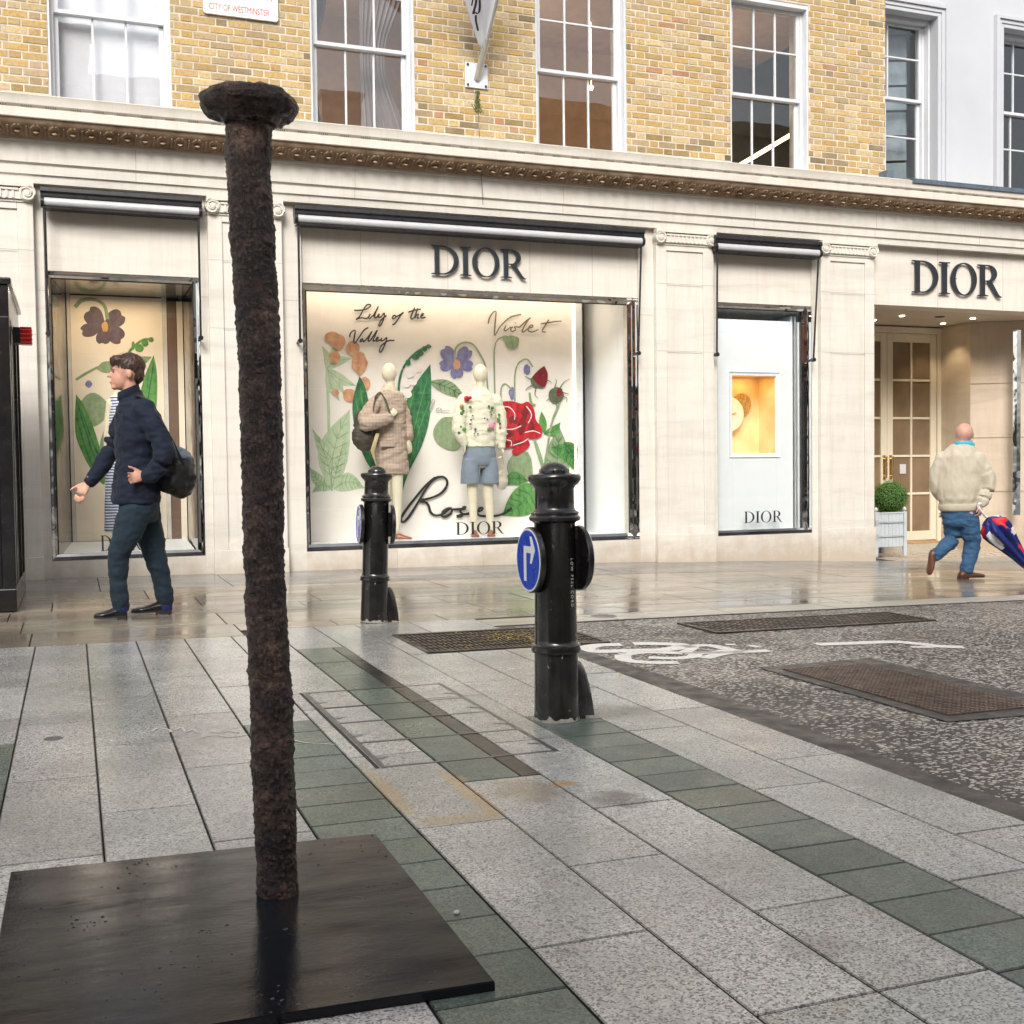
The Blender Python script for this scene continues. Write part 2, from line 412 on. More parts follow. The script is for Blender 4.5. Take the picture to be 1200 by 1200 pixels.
# near the far corner the kerb strips run past the road gully
gran += [(X(7), 1.80, 5.98, 6.78, tn()), (X(7), 2.06, 6.78, 7.30, tn()), (2.06, 2.52, 6.78, 7.30, tn())]
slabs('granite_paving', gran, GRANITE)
slabs('green_stone_paving', grn, GREEN, gap=.006, gy=.004)
slabs('dark_paving_strip', drk, DARKST, gap=.002)
york = []
y = 7.05
rows = [7.05, 7.62, 8.25, 8.75, 9.35, 10.08]
for r0, r1 in zip(rows[:-1], rows[1:]):
    x = -14 + random.uniform(0, .6)
    while x < 22:
        wd = random.uniform(.55, 1.25); y0 = r0
        if r0 == 7.05 and x + wd > 1.16: y0 = 7.30 if x < 2.5 else 7.24
        york.append((x, x + wd, y0, r1, tn(.17, .06))); x += wd
# straighten the seam where the border changes
york = [r for r in york if not (r[2] < 7.06 and r[1] > 1.16)]
slabs('york_stone_pavement', york, YORK, gap=.006)
marg = []; x = -14
while x < 22: wd = random.uniform(.9, 1.5); marg.append((x, x + wd, 10.08, 11.52, tn(.1, .02))); x += wd
slabs('slate_margin_paving', marg, YORKD, gap=.006)
kb = []; x = 2.52
while x < 26: kb.append((x, x + .9, 6.92, 7.24, tn(.06, .02))); x += .9
slabs('kerb', kb, KERB, gap=.004)
# road
rx = fr(2.523, 9.5, 28) + [12, 16, 22, 40, 150]; ry = [-150, -40, -15, -6] + fr(-3, 6.915, 30)
road = sheet('road', rx, ry, -.008, ROAD)
b = MB()
def band(pts, dz, b):
    b.quad(*[(x, y, gh(x, y) + dz) for x, y in pts])
for y0, y1 in zip(fr(-3, 6.9, 20)[:-1], fr(-3, 6.9, 20)[1:]):      # tarmac channel along the granite edge
    b_w = .14 + .03 * math.sin(y0 * 1.7); b_w2 = .14 + .03 * math.sin(y1 * 1.7)
    band([(2.523, y0), (2.523 + b_w, y0), (2.523 + b_w2, y1), (2.523, y1)], -.004, b)
ip = [tuple(gp(*p)[:2]) for p in ((915, 782), (1030, 778), (1203, 826), (1108, 839))]
cx = sum(p[0] for p in ip) / 4; cy = sum(p[1] for p in ip) / 4
ip = [(3.33, 4.90), (3.84, 4.86), (3.84, 3.72), (3.33, 3.70)]
O = [(3.25, 4.98), (3.98, 5.02), (3.98, 3.58), (3.25, 3.62)]
for k in range(4):
    l = (k + 1) % 4; band([O[k], O[l], ip[l], ip[k]], -.004, b)
tag(b.build('road_tarmac_patch', TARMAC, recalc=False, loc=(3, 4, -1)), kind='structure')
# ---- iron work let into the ground
def ribs(b, x0, x1, y0, y1, n, z, h=.004, diag=False):
    for i in range(n):
        xa = x0 + (x1 - x0) * (i + .2) / n; xb = x0 + (x1 - x0) * (i + .8) / n
        m = 6
        for j in range(m):
            ya = y0 + (y1 - y0) * (j + .1) / m; yb = y0 + (y1 - y0) * (j + .9) / m; zz = gh((xa + xb) / 2, (ya + yb) / 2) + z
            b.box(xa, xb, ya, yb, zz, zz + h)
def grate(name, label, x0, x1, y0, y1, n):
    b = MB(); z = gh((x0 + x1) / 2, (y0 + y1) / 2)
    root = thing(name, label, 'drain grate', ((x0 + x1) / 2, (y0 + y1) / 2, z - .02))
    zf = lambda x, y: gh(x, y)
    for a0, a1, c0, c1 in ((x0, x1, y0, y0 + .03), (x0, x1, y1 - .03, y1), (x0, x0 + .03, y0 + .03, y1 - .03), (x1 - .03, x1, y0 + .03, y1 - .03)):
        b.rings([[(a0, c0, zf(a0, c0) - .015), (a1, c0, zf(a1, c0) - .015), (a1, c1, zf(a1, c1) - .015), (a0, c1, zf(a0, c1) - .015)],
                 [(a0, c0, zf(a0, c0) + .002), (a1, c0, zf(a1, c0) + .002), (a1, c1, zf(a1, c1) + .002), (a0, c1, zf(a0, c1) + .002)]])
    b.build('grate_frame', IRON, root)
    b = MB(); ribs(b, x0 + .035, x1 - .035, y0 + .035, y1 - .035, n, -.007, .006); b.build('grate_bars', IRON, root)
    return root
grate('drain_grate', 'rusty iron drain grate with yellow leaf litter between the two bollards', 1.80, 2.92, 6.02, 6.76, 34)
grate('drain_grate', 'long dark iron grate sunk in the road beside the far kerb', 3.70, 5.40, 6.12, 6.62, 40)
def inspection_cover(name, label, pts, mat, rib=True, cat='manhole cover'):
    x0, x1, y0, y1 = pts; z = gh((x0 + x1) / 2, (y0 + y1) / 2)
    b = MB()
    b.rings([[(x, y, gh(x, y) - .012) for x, y in ((x0, y0), (x1, y0), (x1, y1), (x0, y1))], [(x, y, gh(x, y) - .001) for x, y in ((x0, y0), (x1, y0), (x1, y1), (x0, y1))]])
    if rib:
        for i in range(20):
            for j in range(44):
                xa = x0 + (x1 - x0) * (i + .12) / 20; xb = x0 + (x1 - x0) * (i + .88) / 20
                ya = y0 + (y1 - y0) * (j + .2) / 44; yb = y0 + (y1 - y0) * (j + .8) / 44
                zz = gh(xa, ya); b.box(xa, xb, ya, yb, zz - .006, zz + (.0016 if (i + j) % 2 else .0008))
    return tag(b.build(name, mat, recalc=True), label, cat)
inspection_cover('manhole_cover', 'large rusty ribbed iron cover set in the chipped road', (3.335, 3.835, 3.71, 4.88), PLATEI)
# framed service cover with slabs inside: steel frame, cross bars, lifting keys
cvr = thing('service_cover', 'long steel framed paving cover of four cells behind the nail sculpture', 'service cover', (1.27, 4.4, gh(1.27, 4.4) - .01))
b = MB()
def strip(b, x0, x1, y0, y1, z0, z1):
    b.rings([[(x, y, gh(x, y) + z0) for x, y in ((x0, y0), (x1, y0), (x1, y1), (x0, y1))], [(x, y, gh(x, y) + z1) for x, y in ((x0, y0), (x1, y0), (x1, y1), (x0, y1))]])
cy = [5.115, 4.76, 4.45, 4.10, 3.735]
strip(b, .948, .966, cy[-1] - .014, cy[0] + .014, -.01, .002); strip(b, 1.582, 1.600, cy[-1] - .014, cy[0] + .014, -.01, .002)
for q in cy: strip(b, .966, 1.582, q - .007, q + .007, -.01, .0016)
b.build('frame', STEELF, cvr)
b = MB()
strip(b, .930, .944, cy[-1] - .01, cy[0] + .01, -.01, .0005); b.build('gap_seal', GROUT, cvr)
for q0, q1 in zip(cy[1:], cy[:-1]):
    b = MB(); m_ = (q0 + q1) / 2 - .05; b.quad(*[(x, y, gh(x, y) + .0025) for x, y in ((.967, m_ - .028), (1.018, m_), (.967, m_ + .028))]); b.build('lifting_plate', PLATEL, cvr)
    b = MB(); b.quad(*[(x, y, gh(x, y) + .0025) for x, y in ((1.581, m_ - .028), (1.532, m_), (1.581, m_ + .028))]); b.build('lifting_plate', PLATEL, cvr)
for (x, y, r, lb) in ((-.09, 4.58, .035, 'small round metal cap in the leftmost granite strip'), (3.40, 7.11, .09, 'small dark drain lid in the kerb beyond the near bollard')):
    b = MB(); z = gh(x, y); b.lathe([(r, -.01), (r, .001), (r * .85, .003), (r * .8, .001), (0.001, .001)], (x, y, z), 24)
    tag(b.build('round_cap', STEELF, smooth=True), lb, 'metal cap')
# painted markings
CHALK = pm('white_chalk', (.50, .50, .48), .8, var=.2, vs=30)
b = MB()
def stroke_ground(b, pts, wd, dz=-.0055):
    pts = smooth_path([Vector((p[0], p[1], 0)) for p in pts], 5)
    L = []
    for i, p in enumerate(pts):
        d = (pts[min(i + 1, len(pts) - 1)] - pts[max(0, i - 1)]).normalized(); nrm = Vector((-d.y, d.x, 0)) * wd / 2
        L.append((p + nrm, p - nrm))
    for (a, c), (a2, c2) in zip(L[:-1], L[1:]):
        b.quad(*[(q.x, q.y, gh(q.x, q.y) + dz) for q in (a, c, c2, a2)])
def gpx(pts): return [tuple(gp(*p)[:2]) for p in pts]
def circ(cx, cy, rx, ry, n=14): return [(cx + rx * math.cos(2 * math.pi * i / n), cy + ry * math.sin(2 * math.pi * i / n)) for i in range(n + 1)]
bk = [gpx([(728, 754), (700, 755), (686, 759), (700, 762), (742, 761), (780, 760), (800, 755), (770, 753), (742, 753)]),
      gpx([(730, 766), (733, 772), (760, 775), (795, 775)]), gpx([(730, 766), (755, 763), (800, 764)]),
      gpx([(760, 769), (790, 770), (812, 768), (820, 764), (862, 763), (902, 761)]), gpx([(800, 757), (830, 755), (855, 760), (870, 763)]),
      gpx([(800, 764), (812, 757), (795, 755)]), gpx([(825, 770), (845, 765), (870, 762)]), gpx([(850, 754), (862, 754)]), gpx([(878, 755), (890, 757)]), gpx([(802, 764), (835, 763), (850, 761)])]
for st, wd in zip(bk, (.11, .09, .09, .08, .08, .07, .08, .05, .05, .06)): stroke_ground(b, st, wd)
tag(b.build('cycle_marking', PAINT, recalc=False, loc=(3.1, 5.7, -1.03)), kind='structure')
b = MB(); stroke_ground(b, gpx([(957, 754), (1000, 752.5), (1045, 751), (1075, 753), (1100, 756), (1129, 757)]), .10); stroke_ground(b, gpx([(1068, 757), (1095, 757)]), .06)
tag(b.build('road_line', PAINT, recalc=False, loc=(4.4, 5.3, -1.04)), kind='structure')
b = MB()
for st in ([(178, 857), (185, 854), (196, 855), (200, 858), (190, 859)], [(205, 856), (213, 853), (218, 858), (226, 855), (232, 859)], [(231, 866), (250, 862), (270, 864), (290, 861)], [(246, 857), (258, 859), (268, 857), (280, 859)]): stroke_ground(b, gpx(st), .010, dz=.002)
stroke_ground(b, gpx([(345, 868), (360, 871), (380, 872), (392, 873)]), .010, dz=.002)
tag(b.build('chalk_marks', CHALK, recalc=False, loc=(.4, 4.5, -1.0)), kind='structure')
LIT = pm('yellow_leaf', (.46, .34, .07), .7, var=.4, vs=40); b = MB()
for (qx, qy, sx_, sy_, n_) in ((2.42, 6.40, .12, .16, 170), (2.0, 6.2, .10, .1, 25), (4.2, 6.5, .6, .12, 30), (2.75, 5.0, .2, .3, 14), (.5, 7.0, .5, .05, 10)):
    for k in range(n_):
        x_, y_ = random.gauss(qx, sx_), random.gauss(qy, sy_); r_ = random.uniform(.006, .018); a_ = random.uniform(0, 6.28); z_ = gh(x_, y_) + .004
        c_, s_ = math.cos(a_) * r_, math.sin(a_) * r_; b.quad((x_ - c_, y_ - s_, z_), (x_ + s_ * .4, y_ - c_ * .4, z_ + .003), (x_ + c_, y_ + s_, z_ + .001), (x_ - s_ * .4, y_ + c_ * .4, z_ + .002))
tag(b.build('leaf_litter', LIT, recalc=False), 'tiny yellow leaf fragments scattered over the iron grates', 'leaf litter', kind='stuff')
b = MB(); q = gp(535, 1071); b.ell((q.x, q.y, q.z + .004), (.008, .007, .005), 10, 6); tag(b.build('pebble', CHALK, smooth=True), 'single white pebble on the green stone right of the black plate', 'pebble')
# ================================================================ SHOP BUILDING
YW, YP = 11.5, 11.4
shop = thing('shop_building', 'limestone shop front with brick upper storey across the pavement', 'building', (4.5, 11.5, -1.1))
XL, XR = -7.0, 17.0
pil_x = [(-1.02, -.27), (1.28, 1.99), (6.14, 6.88), (8.34, 9.112)]
bays = [(-.27, 1.28, -.19, 1.20), (1.99, 6.14, 2.19, 5.95), (6.88, 8.34, 6.96, 8.26)]
ZS, ZO, ZA = -.81, 1.89, 2.66
b = MB()
b.box(XL, -1.02, YW, 11.85, -1.4, ZA)
for (x0, x1, o0, o1) in bays:
    b.t = (1, 1, 1)
    b.box(x0, o0, YW - .03, 11.85, -1.4, ZA); b.box(o1, x1, YW - .03, 11.85, -1.4, ZA)
    b.t = (1.02, 1.01, 1.0); b.box(o0, o1, YW, 11.85, ZO, ZA)
    b.t = (1.0, .985, .96)
    n = max(1, int((o1 - o0) / .95 + .5))
    for i in range(n):
        g_ = random.uniform(.94, 1.03); b.t = (g_, g_ * .985, g_ * .96)
        b.box(o0 + (o1 - o0) * i / n + .001, o0 + (o1 - o0) * (i + 1) / n - .001, YW - .028, 11.85, -1.4, ZS)
for (x0, x1) in pil_x: b.t = (1, 1, 1); b.box(x0, x1, YP + .03, 11.86, -1.4, ZA)
b.t = (1.03, 1.01, 1.0); b.box(9.112, 13.4, YW, 11.80, 1.95, ZA)
b.t = (1, 1, 1); b.box(13.4, XR, YW, 11.85, -1.6, ZA)
# course joints on fascias (dark mortar hairlines)
b.m = 1
for x in (2.8, 3.73, 4.66, 5.4): b.box(x, x + .003, YW - .001, YW + .01, ZO, 2.43)
for x in (10.15, 11.2): b.box(x, x + .003, YW - .001, YW + .01, 1.96, ZA)
for x in (.63, 2.72, 5.0, 7.4, 9.1, 10.7): b.box(x, x + .003, 11.349, 11.36, 2.84, 3.03); b.box(x, x + .003, 11.374, 11.385, 2.735, 2.83)
for z in (1.7,): 
    for (x0, x1, o0, o1) in bays: b.box(x0 + .005, o0 - .002, YW - .0312, YW - .028, z, z + .003); b.box(o1 + .002, x1 - .005, YW - .0312, YW - .028, z, z + .003)
for x0, x1 in ((-1.02, -.27), (1.28, 1.99), (6.14, 6.88), (8.34, 9.11)):
    for z in (1.0 + (x0 * .7) % .5, 2.05): b.box(x0 + .002, x1 - .002, YP - .0012, YP + .002, z, z + .003)
b.build('wall', [STONE, pm('hairline_joint', (.30, .25, .19), .9)], shop)
for (x0, x1) in pil_x:
    b = MB(); b.t = (1, 1, 1)
    zt = 2.50; fx0, fx1 = x0 + .135, x1 - .135
    b.box(x0, fx0, YP, YP + .03, -.76, zt); b.box(fx1, x1, YP, YP + .03, -.76, zt)
    b.box(fx0, fx1, YP, YP + .03, -.76, -.68); b.box(fx0, fx1, YP, YP + .03, 2.42, zt); b.box(fx0, fx1, YP + .018, YP + .03, -.68, 2.42)
    b.t = (1.03, 1.02, 1.0); b.box(x0 - .008, x1 + .008, YP - .018, YP + .03, -1.4, -.76)
    p = b.build('pilaster', STONE, shop, bevel=.005)
    # ionic capital
    c = MB(); xc = (x0 + x1) / 2
    c.box(x0 - .01, x1 + .01, YP - .05, YP + .03, 2.615, 2.655); c.box(x0 + .05, x1 - .05, YP - .03, YP + .03, 2.505, 2.6)
    for sx in (-1, 1):
        vx = xc + sx * ((x1 - x0) / 2 - .045); vz = 2.56
        c.lathe([(.001, -.055), (.02, -.055), (.024, -.045), (.045, -.04), (.066, -.045), (.072, -.04), (.072, .03), (.001, .03)], (vx, YP, vz), 24, 'Y')
        sp = []
        for i in range(34):
            t = i / 33 * 2 * math.pi * 2.1; r = .066 * (1 - i / 33) ** .9 + .008
            sp.append((vx - sx * -1 * r * math.sin(t + .2), YP - .048, vz + r * math.cos(t + .2)))
        c.tube(sp, .007, 6)
    n = 9
    for i in range(n):
        fx = x0 + .14 + (x1 - x0 - .28) * (i + .5) / n; c.box(fx - .010, fx + .010, YP - .040, YP - .028, 2.512, 2.582)
    c.box(x0 + .12, x1 - .12, YP - .044, YP - .028, 2.582, 2.60)
    c.box(x0 - .004, x1 + .004, YP - .012, YP + .03, 2.482, 2.503)
    c.build('capital', STONE, shop, smooth=True, ang=35)
# entablature
b = MB(); b.t = (.97, .975, .98)
b.extx([(11.9, ZA + .001), (11.40, ZA + .001), (11.395, 2.73), (11.375, 2.738), (11.375, 2.822), (11.35, 2.838), (11.35, 3.02), (11.335, 3.03), (11.335, 3.05), (11.9, 3.05)], XL, XR)
b.build('architrave', STONE, shop, smooth=True, ang=25)
b = MB()
cyp = [(11.334, 3.05), (11.325, 3.052), (11.31, 3.062), (11.27, 3.075), (11.22, 3.088), (11.165, 3.112), (11.135, 3.135), (11.125, 3.16)]
b.extx([(11.9, 3.051)] + cyp + [(11.12, 3.168), (11.9, 3.168)], XL, XR)
i = 0; x = -3.5
while x < 13.8:          # carved leaf and dart
    c0 = (x, 11.235, 3.088); rot = Matrix.Rotation(R_(-62), 3, 'X')
    b.ell((x, 11.232, 3.082), (.028, .010, .060), 10, 8, rot)
    for s_ in (-1, 1): b.tube([(x + s_ * .012, 11.155, 3.118), (x + s_ * .047, 11.19, 3.10), (x + s_ * .043, 11.26, 3.078), (x + s_ * .008, 11.305, 3.063)], .011, 6)
    b.tube([(x + .078, 11.16, 3.104), (x + .078, 11.29, 3.062)], [.006, .016], 6)
    x += .156
b.build('carved_moulding', BROWN, shop, smooth=True, ang=50)
b = MB(); b.t = (.98, .97, .95)
b.extx([(11.9, 3.169), (11.125, 3.169), (11.105, 3.169), (11.10, 3.175), (11.10, 3.248), (11.108, 3.256), (11.095, 3.266), (11.085, 3.28), (11.08, 3.335), (11.07, 3.36), (11.10, 3.375), (11.54, 3.46), (11.9, 3.46)], XL, XR)
b.m = 1; x = -3.0
while x < 13:           # short dark drip stains under the corona lip
    for k in range(5): b.box(x + k * .019, x + k * .019 + .008, 11.0925, 11.10, 3.262, 3.262 + random.uniform(.010, .020))
    x += .205 + random.uniform(-.012, .012)
b.build('cornice', [STONE, pm('old_drip', (.10, .07, .04), .9)], shop, smooth=True, ang=25)
b = MB()
for (x0, x1) in ((9.40, 11.3), (11.31, 13.2), (13.21, 15.1), (15.11, XR)):
    b.extx([(11.06, 3.335), (11.055, 3.385), (11.10, 3.40), (11.56, 3.475), (11.56, 3.465), (11.10, 3.388), (11.068, 3.378), (11.068, 3.335)], x0, x1)
b.box(9.30, 9.402, 11.40, 11.555, 3.44, 3.56)
b.build('lead_flashing', LEAD, shop)
# ---- brick storey
win_x = [(-.11, .99), (2.335, 3.42), (4.78, 5.87), (7.21, 8.285)]
ZW0, ZW1 = 3.47, 5.44
TOPB = 6.9
b = MB(); xs_ = [-7.0] + [q for wx in win_x for q in wx] + [9.40]
for i in range(0, len(xs_), 2): b.box(xs_[i], xs_[i + 1], 11.5575, 11.95, 3.46, ZW1)
b.box(-7, 9.40, 11.5575, 11.95, ZW1, 8.6)
b.build('mortar_backing', MORTAR, shop)
b = MB(); z = 3.455; row = 0
pal = [(.48, .33, .14), (.50, .36, .16), (.53, .40, .21), (.46, .31, .13), (.54, .42, .24), (.50, .34, .13), (.41, .31, .18), (.51, .37, .18)]
while z < TOPB:
    x = -3.2 + (.169 if row % 2 else 0) + random.uniform(-.006, .006); k = 0
    while x < 9.40:
        L = .211 if k % 2 == 0 else .0985
        seg = [(x, min(x + L, 9.40))]
        if z < ZW1 - .01:
            out = []
            for (a0, a1) in seg:
                for (w0, w1) in win_x:
                    if a1 <= w0 or a0 >= w1: continue
                    if a0 < w0 and a1 > w0: a1 = w0 - .002
                    elif a0 < w1 and a1 > w1: a0 = w1 + .002
                    else: a0 = a1 = 0
                if a1 - a0 > .02: out.append((a0, a1))
            seg = out
        for (a0, a1) in seg:
            c = random.choice(pal); g_ = random.uniform(.86, 1.14); r_ = random.random()
            if r_ < .02: c = (.24, .19, .12)
            elif r_ < .035: c = (.42, .22, .12)
            elif r_ < .06: c = (.50, .36, .24)
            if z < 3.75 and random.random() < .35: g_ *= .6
            b.t = tuple(min(1, q * g_) for q in c)
            j = [random.uniform(-.0022, .0022) for _ in range(6)]
            y0 = 11.553 + random.uniform(-.002, .002)
            e = .003
            b.rings([[(a0 + j[0], 11.565, z + j[1]), (a1 + j[2], 11.565, z + j[1]), (a1 + j[2], 11.565, z + .0595 + j[3]), (a0 + j[0], 11.565, z + .0595 + j[4])],
                     [(a0 + j[0], y0 + e, z + j[1]), (a1 + j[2], y0 + e, z + j[1]), (a1 + j[2], y0 + e, z + .0595 + j[3]), (a0 + j[0], y0 + e, z + .0595 + j[4])],
                     [(a0 + j[0] + e, y0, z + j[1] + e), (a1 + j[2] - e, y0, z + j[1] + e), (a1 + j[2] - e, y0, z + .0595 + j[3] - e), (a0 + j[0] + e, y0, z + .0595 + j[4] - e)]])
        x += L + .0145; k += 1
    z += .0745; row += 1
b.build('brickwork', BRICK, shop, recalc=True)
BRK_W = pm('brown_room_wall', (.46, .34, .26), .8, var=.1)
BLIND = pm('white_blind', (.72, .74, .78), .6, var=.05)
CURT = pm('taupe_curtain', (.30, .24, .22), .8, var=.2, vs=3)
def sash(x0, x1, z0, z1, yw, zm, root, cols=3, rows_up=(4.89,), rows_lo=(), blind=False, mat=WHITE, box=.055, mcols=None, nm='sash_window'):
    """box sash window: frame in the opening, upper sash proud of the lower one, glazing bars"""
    yf = yw + .09
    f = MB()
    for a0, a1, c0, c1 in ((x0, x0 + .022, z0, z1), (x1 - .022, x1, z0, z1), (x0 + .022, x1 - .022, z1 - .05, z1), (x0 + .022, x1 - .022, z0, z0 + .035)):
        f.box(a0, a1, yw + .004, yf + .13, c0, c1)
    f.box(x0 + .022, x0 + box, yf, yf + .13, z0 + .035, z1 - .05); f.box(x1 - box, x1 - .022, yf, yf + .13, z0 + .035, z1 - .05)
    win = f.build(nm, mat, root, bevel=.003)
    i0, i1 = x0 + box, x1 - box
    def one(y, za, zb, rows, name):
        s = MB(); st = .042
        s.box(i0, i0 + st, y, y + .038, za, zb); s.box(i1 - st, i1, y, y + .038, za, zb)
        s.box(i0 + st, i1 - st, y, y + .038, za, za + .038); s.box(i0 + st, i1 - st, y, y + .038, zb - .038, zb)
        for q in range(1, cols):
            xx = i0 + st + (i1 - i0 - 2 * st) * q / cols; s.box(xx - .010, xx + .010, y + .004, y + .034, za + .038, zb - .038)
        for r in rows: s.box(i0 + st, i1 - st, y + .006, y + .032, r - .010, r + .010)
        s.build(name, mat, win, bevel=.0025)
        g = MB(); g.quad((i0 + st, y + .018, za + .038), (i1 - st, y + .018, za + .038), (i1 - st, y + .018, zb - .038), (i0 + st, y + .018, zb - .038)); g.build('pane', GLASSU, win, recalc=False)
    one(yf + .012, zm - .02, z1 - .05, rows_up, 'upper_sash'); one(yf + .056, z0 + .035, zm + .018, rows_lo, 'lower_sash')
    return win
for i, (x0, x1) in enumerate(win_x):
    sash(x0, x1, ZW0, ZW1, 11.56, 4.345, shop, blind=(i == 0))
b = MB()      # the first floor room behind the windows
b.box(-6.9, 9.35, 14.6, 14.7, 3.3, 5.9); b.box(-6.9, 9.35, 11.96, 14.6, 5.75, 5.85); b.box(-6.9, 9.35, 11.96, 14.6, 3.25, 3.35)
b.box(1.6, 1.7, 11.96, 14.6, 3.35, 5.75); b.box(4.2, 4.3, 11.96, 14.6, 3.35, 5.75)
b.build('room_shell', BRK_W, shop)
b = MB(); b.box(-.15, 1.03, 11.83, 11.85, 3.45, 5.5); b.build('window_blind', BLIND, shop)
def curtain(x0, x1, y, z0, z1, pin=None):
    b = MB(); n = 40; rs = []
    for k in range(13):
        t = k / 12; z = z0 + (z1 - z0) * t; ww = 1 if pin is None else 1 - pin * math.sin(math.pi * min(1, t * 1.1)) ** 2
        rs.append([(x0 + (x1 - x0) * ww * i / n, y + .03 * math.sin(i * 1.3 + .4 * t), z) for i in range(n + 1)])
    b.rings(rs, caps=False, closed=False); return b
curtain(2.95, 3.5, 12.0, 3.4, 5.5, .5).build('curtain', CURT, shop, smooth=True, recalc=False)
curtain(2.2, 2.75, 12.6, 3.4, 5.5, .3).build('curtain', CURT, shop, smooth=True, recalc=False)
EM = {}
def emit(name, col, st):
    m = bpy.data.materials.new(name); m.use_nodes = True; p = m.node_tree.nodes['Principled BSDF']
    p.inputs['Base Color'].default_value = (*col, 1); p.inputs['Emission Color'].default_value = (*col, 1); p.inputs['Emission Strength'].default_value = st; return m
LAMPW = emit('warm_lamp', (1, .78, .45), 9)
for (x, y, z) in ((5.4, 13.3, 4.9), (7.8, 13.3, 4.9), (3.0, 13.4, 4.6)):
    pl_ = bpy.data.lights.new('room_lamp', 'POINT'); pl_.energy = 26; pl_.color = (1, .76, .5); pl_.shadow_soft_size = .2; po = bpy.data.objects.new('room_lamp', pl_); COL.objects.link(po); po.location = (x, y, z); pl_.energy = 11
for (x, y, z) in ((5.3, 13.2, 4.35), (5.05, 13.8, 4.0), (6.4, 13.6, 4.9), (8.1, 13.4, 5.0), (8.6, 13.9, 4.8), (3.4, 13.5, 4.1)):
    b = MB(); b.lathe([(.001, -.02), (.018, -.012), (.02, .01), (.03, .012), (.03, .03), (.001, .03)], (x, y, z), 12); b.tube([(x, y, z + .03), (x, y, 5.75)], .003, 5)
    tag(b.build('pendant_lamp', LAMPW, smooth=True), 'tiny warm spot lamp hanging behind the dark upper windows', 'lamp', 'small lamps inside the upper windows')
b = MB(); b.rings([[(7.6, 13.2, 3.5), (7.6, 13.28, 3.5), (7.6, 13.28, 3.56), (7.6, 13.2, 3.56)], [(9.3, 13.2, 4.5), (9.3, 13.28, 4.5), (9.3, 13.28, 4.56), (9.3, 13.2, 4.56)]])
tag(b.build('lit_handrail', emit('warm_strip', (1, .72, .4), 3)), 'glowing slanted handrail strip inside the right hand brick storey window', 'handrail light')
# ---- awnings
def awning(x0, x1, la, ra, label_):
    b = MB(); b.extx([(11.42, 2.615), (11.30, 2.615), (11.295, 2.575), (11.315, 2.565), (11.315, 2.53), (11.42, 2.52)], x0, x1)
    aw = b.build('awning', BLACKM, shop, bevel=.003)
    c = MB(); n = 20; c.lathe([(.001, 0), (.043, 0), (.043, x1 - x0 - .06), (.001, x1 - x0 - .06)], (x0 + .03, 11.345, 2.486), 20, 'X'); c.build('roller', ALU, aw, smooth=True)
    c = MB(); c.box(x0 + .02, x1 - .02, 11.31, 11.44, 2.425, 2.440)
    for xx in (x0, x1 - .03): c.lathe([(.001, 0), (.052, 0), (.052, .03), (.001, .03)], (xx, 11.345, 2.486), 18, 'X')
    c.build('front_bar', BLACKM, aw)
    for (xa, xb, zz, lean) in ((x0 + .035, x0 + .035, la, 0), (x1 - .035, x1 - .035 - ra[1], ra[0], 1)):
        c = MB(); c.tube([(xa, 11.33, 2.46), (xb, 11.35, zz)], .011, 8); c.tube([(xb, 11.34, zz), (xb - .005, 11.46, zz - .02)], .014, 8)
        c.lathe([(.001, -.02), (.024, -.02), (.024, .03), (.001, .03)], (xb, 11.35, zz - .01), 12, 'Y'); c.build('side_arm', BLACKM, aw, smooth=True)
awning(-.205, 1.222, 1.30, (1.30, 0), '')
awning(2.105, 5.955, 1.30, (1.27, .035), '')
awning(6.85, 8.29, 1.28, (1.25, .06), '')
# ================================================================ lettering
def letter_D(o, i=0):
    pass
def lets(word, h, kern=.03):
    """high-contrast serif capitals as filled 2D curves with counters; returns a curve and its width"""
    cu = bpy.data.curves.new('letters', 'CURVE'); cu.dimensions = '2D'; cu.fill_mode = 'BOTH'
    def sp(pts):
        s = cu.splines.new('POLY'); s.points.add(len(pts) - 1)
        for q, p in zip(s.points, pts): q.co = (p[0] * h, p[1] * h, 0, 1)
        s.use_cyclic_u = True
    def arc(cx, cy, rx, ry, a0, a1, n=28, pw=1.0): return [(cx + rx * math.cos(R_(a0 + (a1 - a0) * i / n)), cy + ry * math.sin(R_(a0 + (a1 - a0) * i / n))) for i in range(n + 1)]
    x = 0
    for ch in word:
        if ch == 'D':
            sp([(x, 0), (x + .32, 0)] + arc(x + .36, .5, .56, .5, -90, 90) + [(x, 1), (x, .97), (x + .11, .955), (x + .11, .045), (x, .03)])
            sp([(x + .26, .04)] + arc(x + .34, .5, .42, .46, -90, 90) + [(x + .26, .96)]); x += .92
        elif ch == 'I':
            sp([(x, 0), (x + .38, 0), (x + .38, .03), (x + .27, .045), (x + .27, .955), (x + .38, .97), (x + .38, 1), (x, 1), (x, .97), (x + .11, .955), (x + .11, .045), (x, .03)]); x += .38
        elif ch == 'O':
            sp(arc(x + .47, .5, .47, .52, 0, 359, 48)); sp(arc(x + .47, .5, .315, .485, 0, 359, 48)); x += .94
        elif ch == 'R':
            sp([(x, 0), (x + .38, 0), (x + .38, .03), (x + .26, .045), (x + .26, .47), (x + .36, .47), (x + .66, .06), (x + .74, -.01), (x + .86, -.03), (x + .90, .0), (x + .82, .03), (x + .76, .09), (x + .50, .49)]
               + arc(x + .38, .73, .33, .27, -62, 90) + [(x, 1), (x, .97), (x + .11, .955), (x + .11, .045), (x, .03)])
            sp([(x + .26, .505)] + arc(x + .36, .735, .19, .23, -90, 90) + [(x + .26, .965)]); x += .90
        x += kern
    return cu, (x - kern) * h
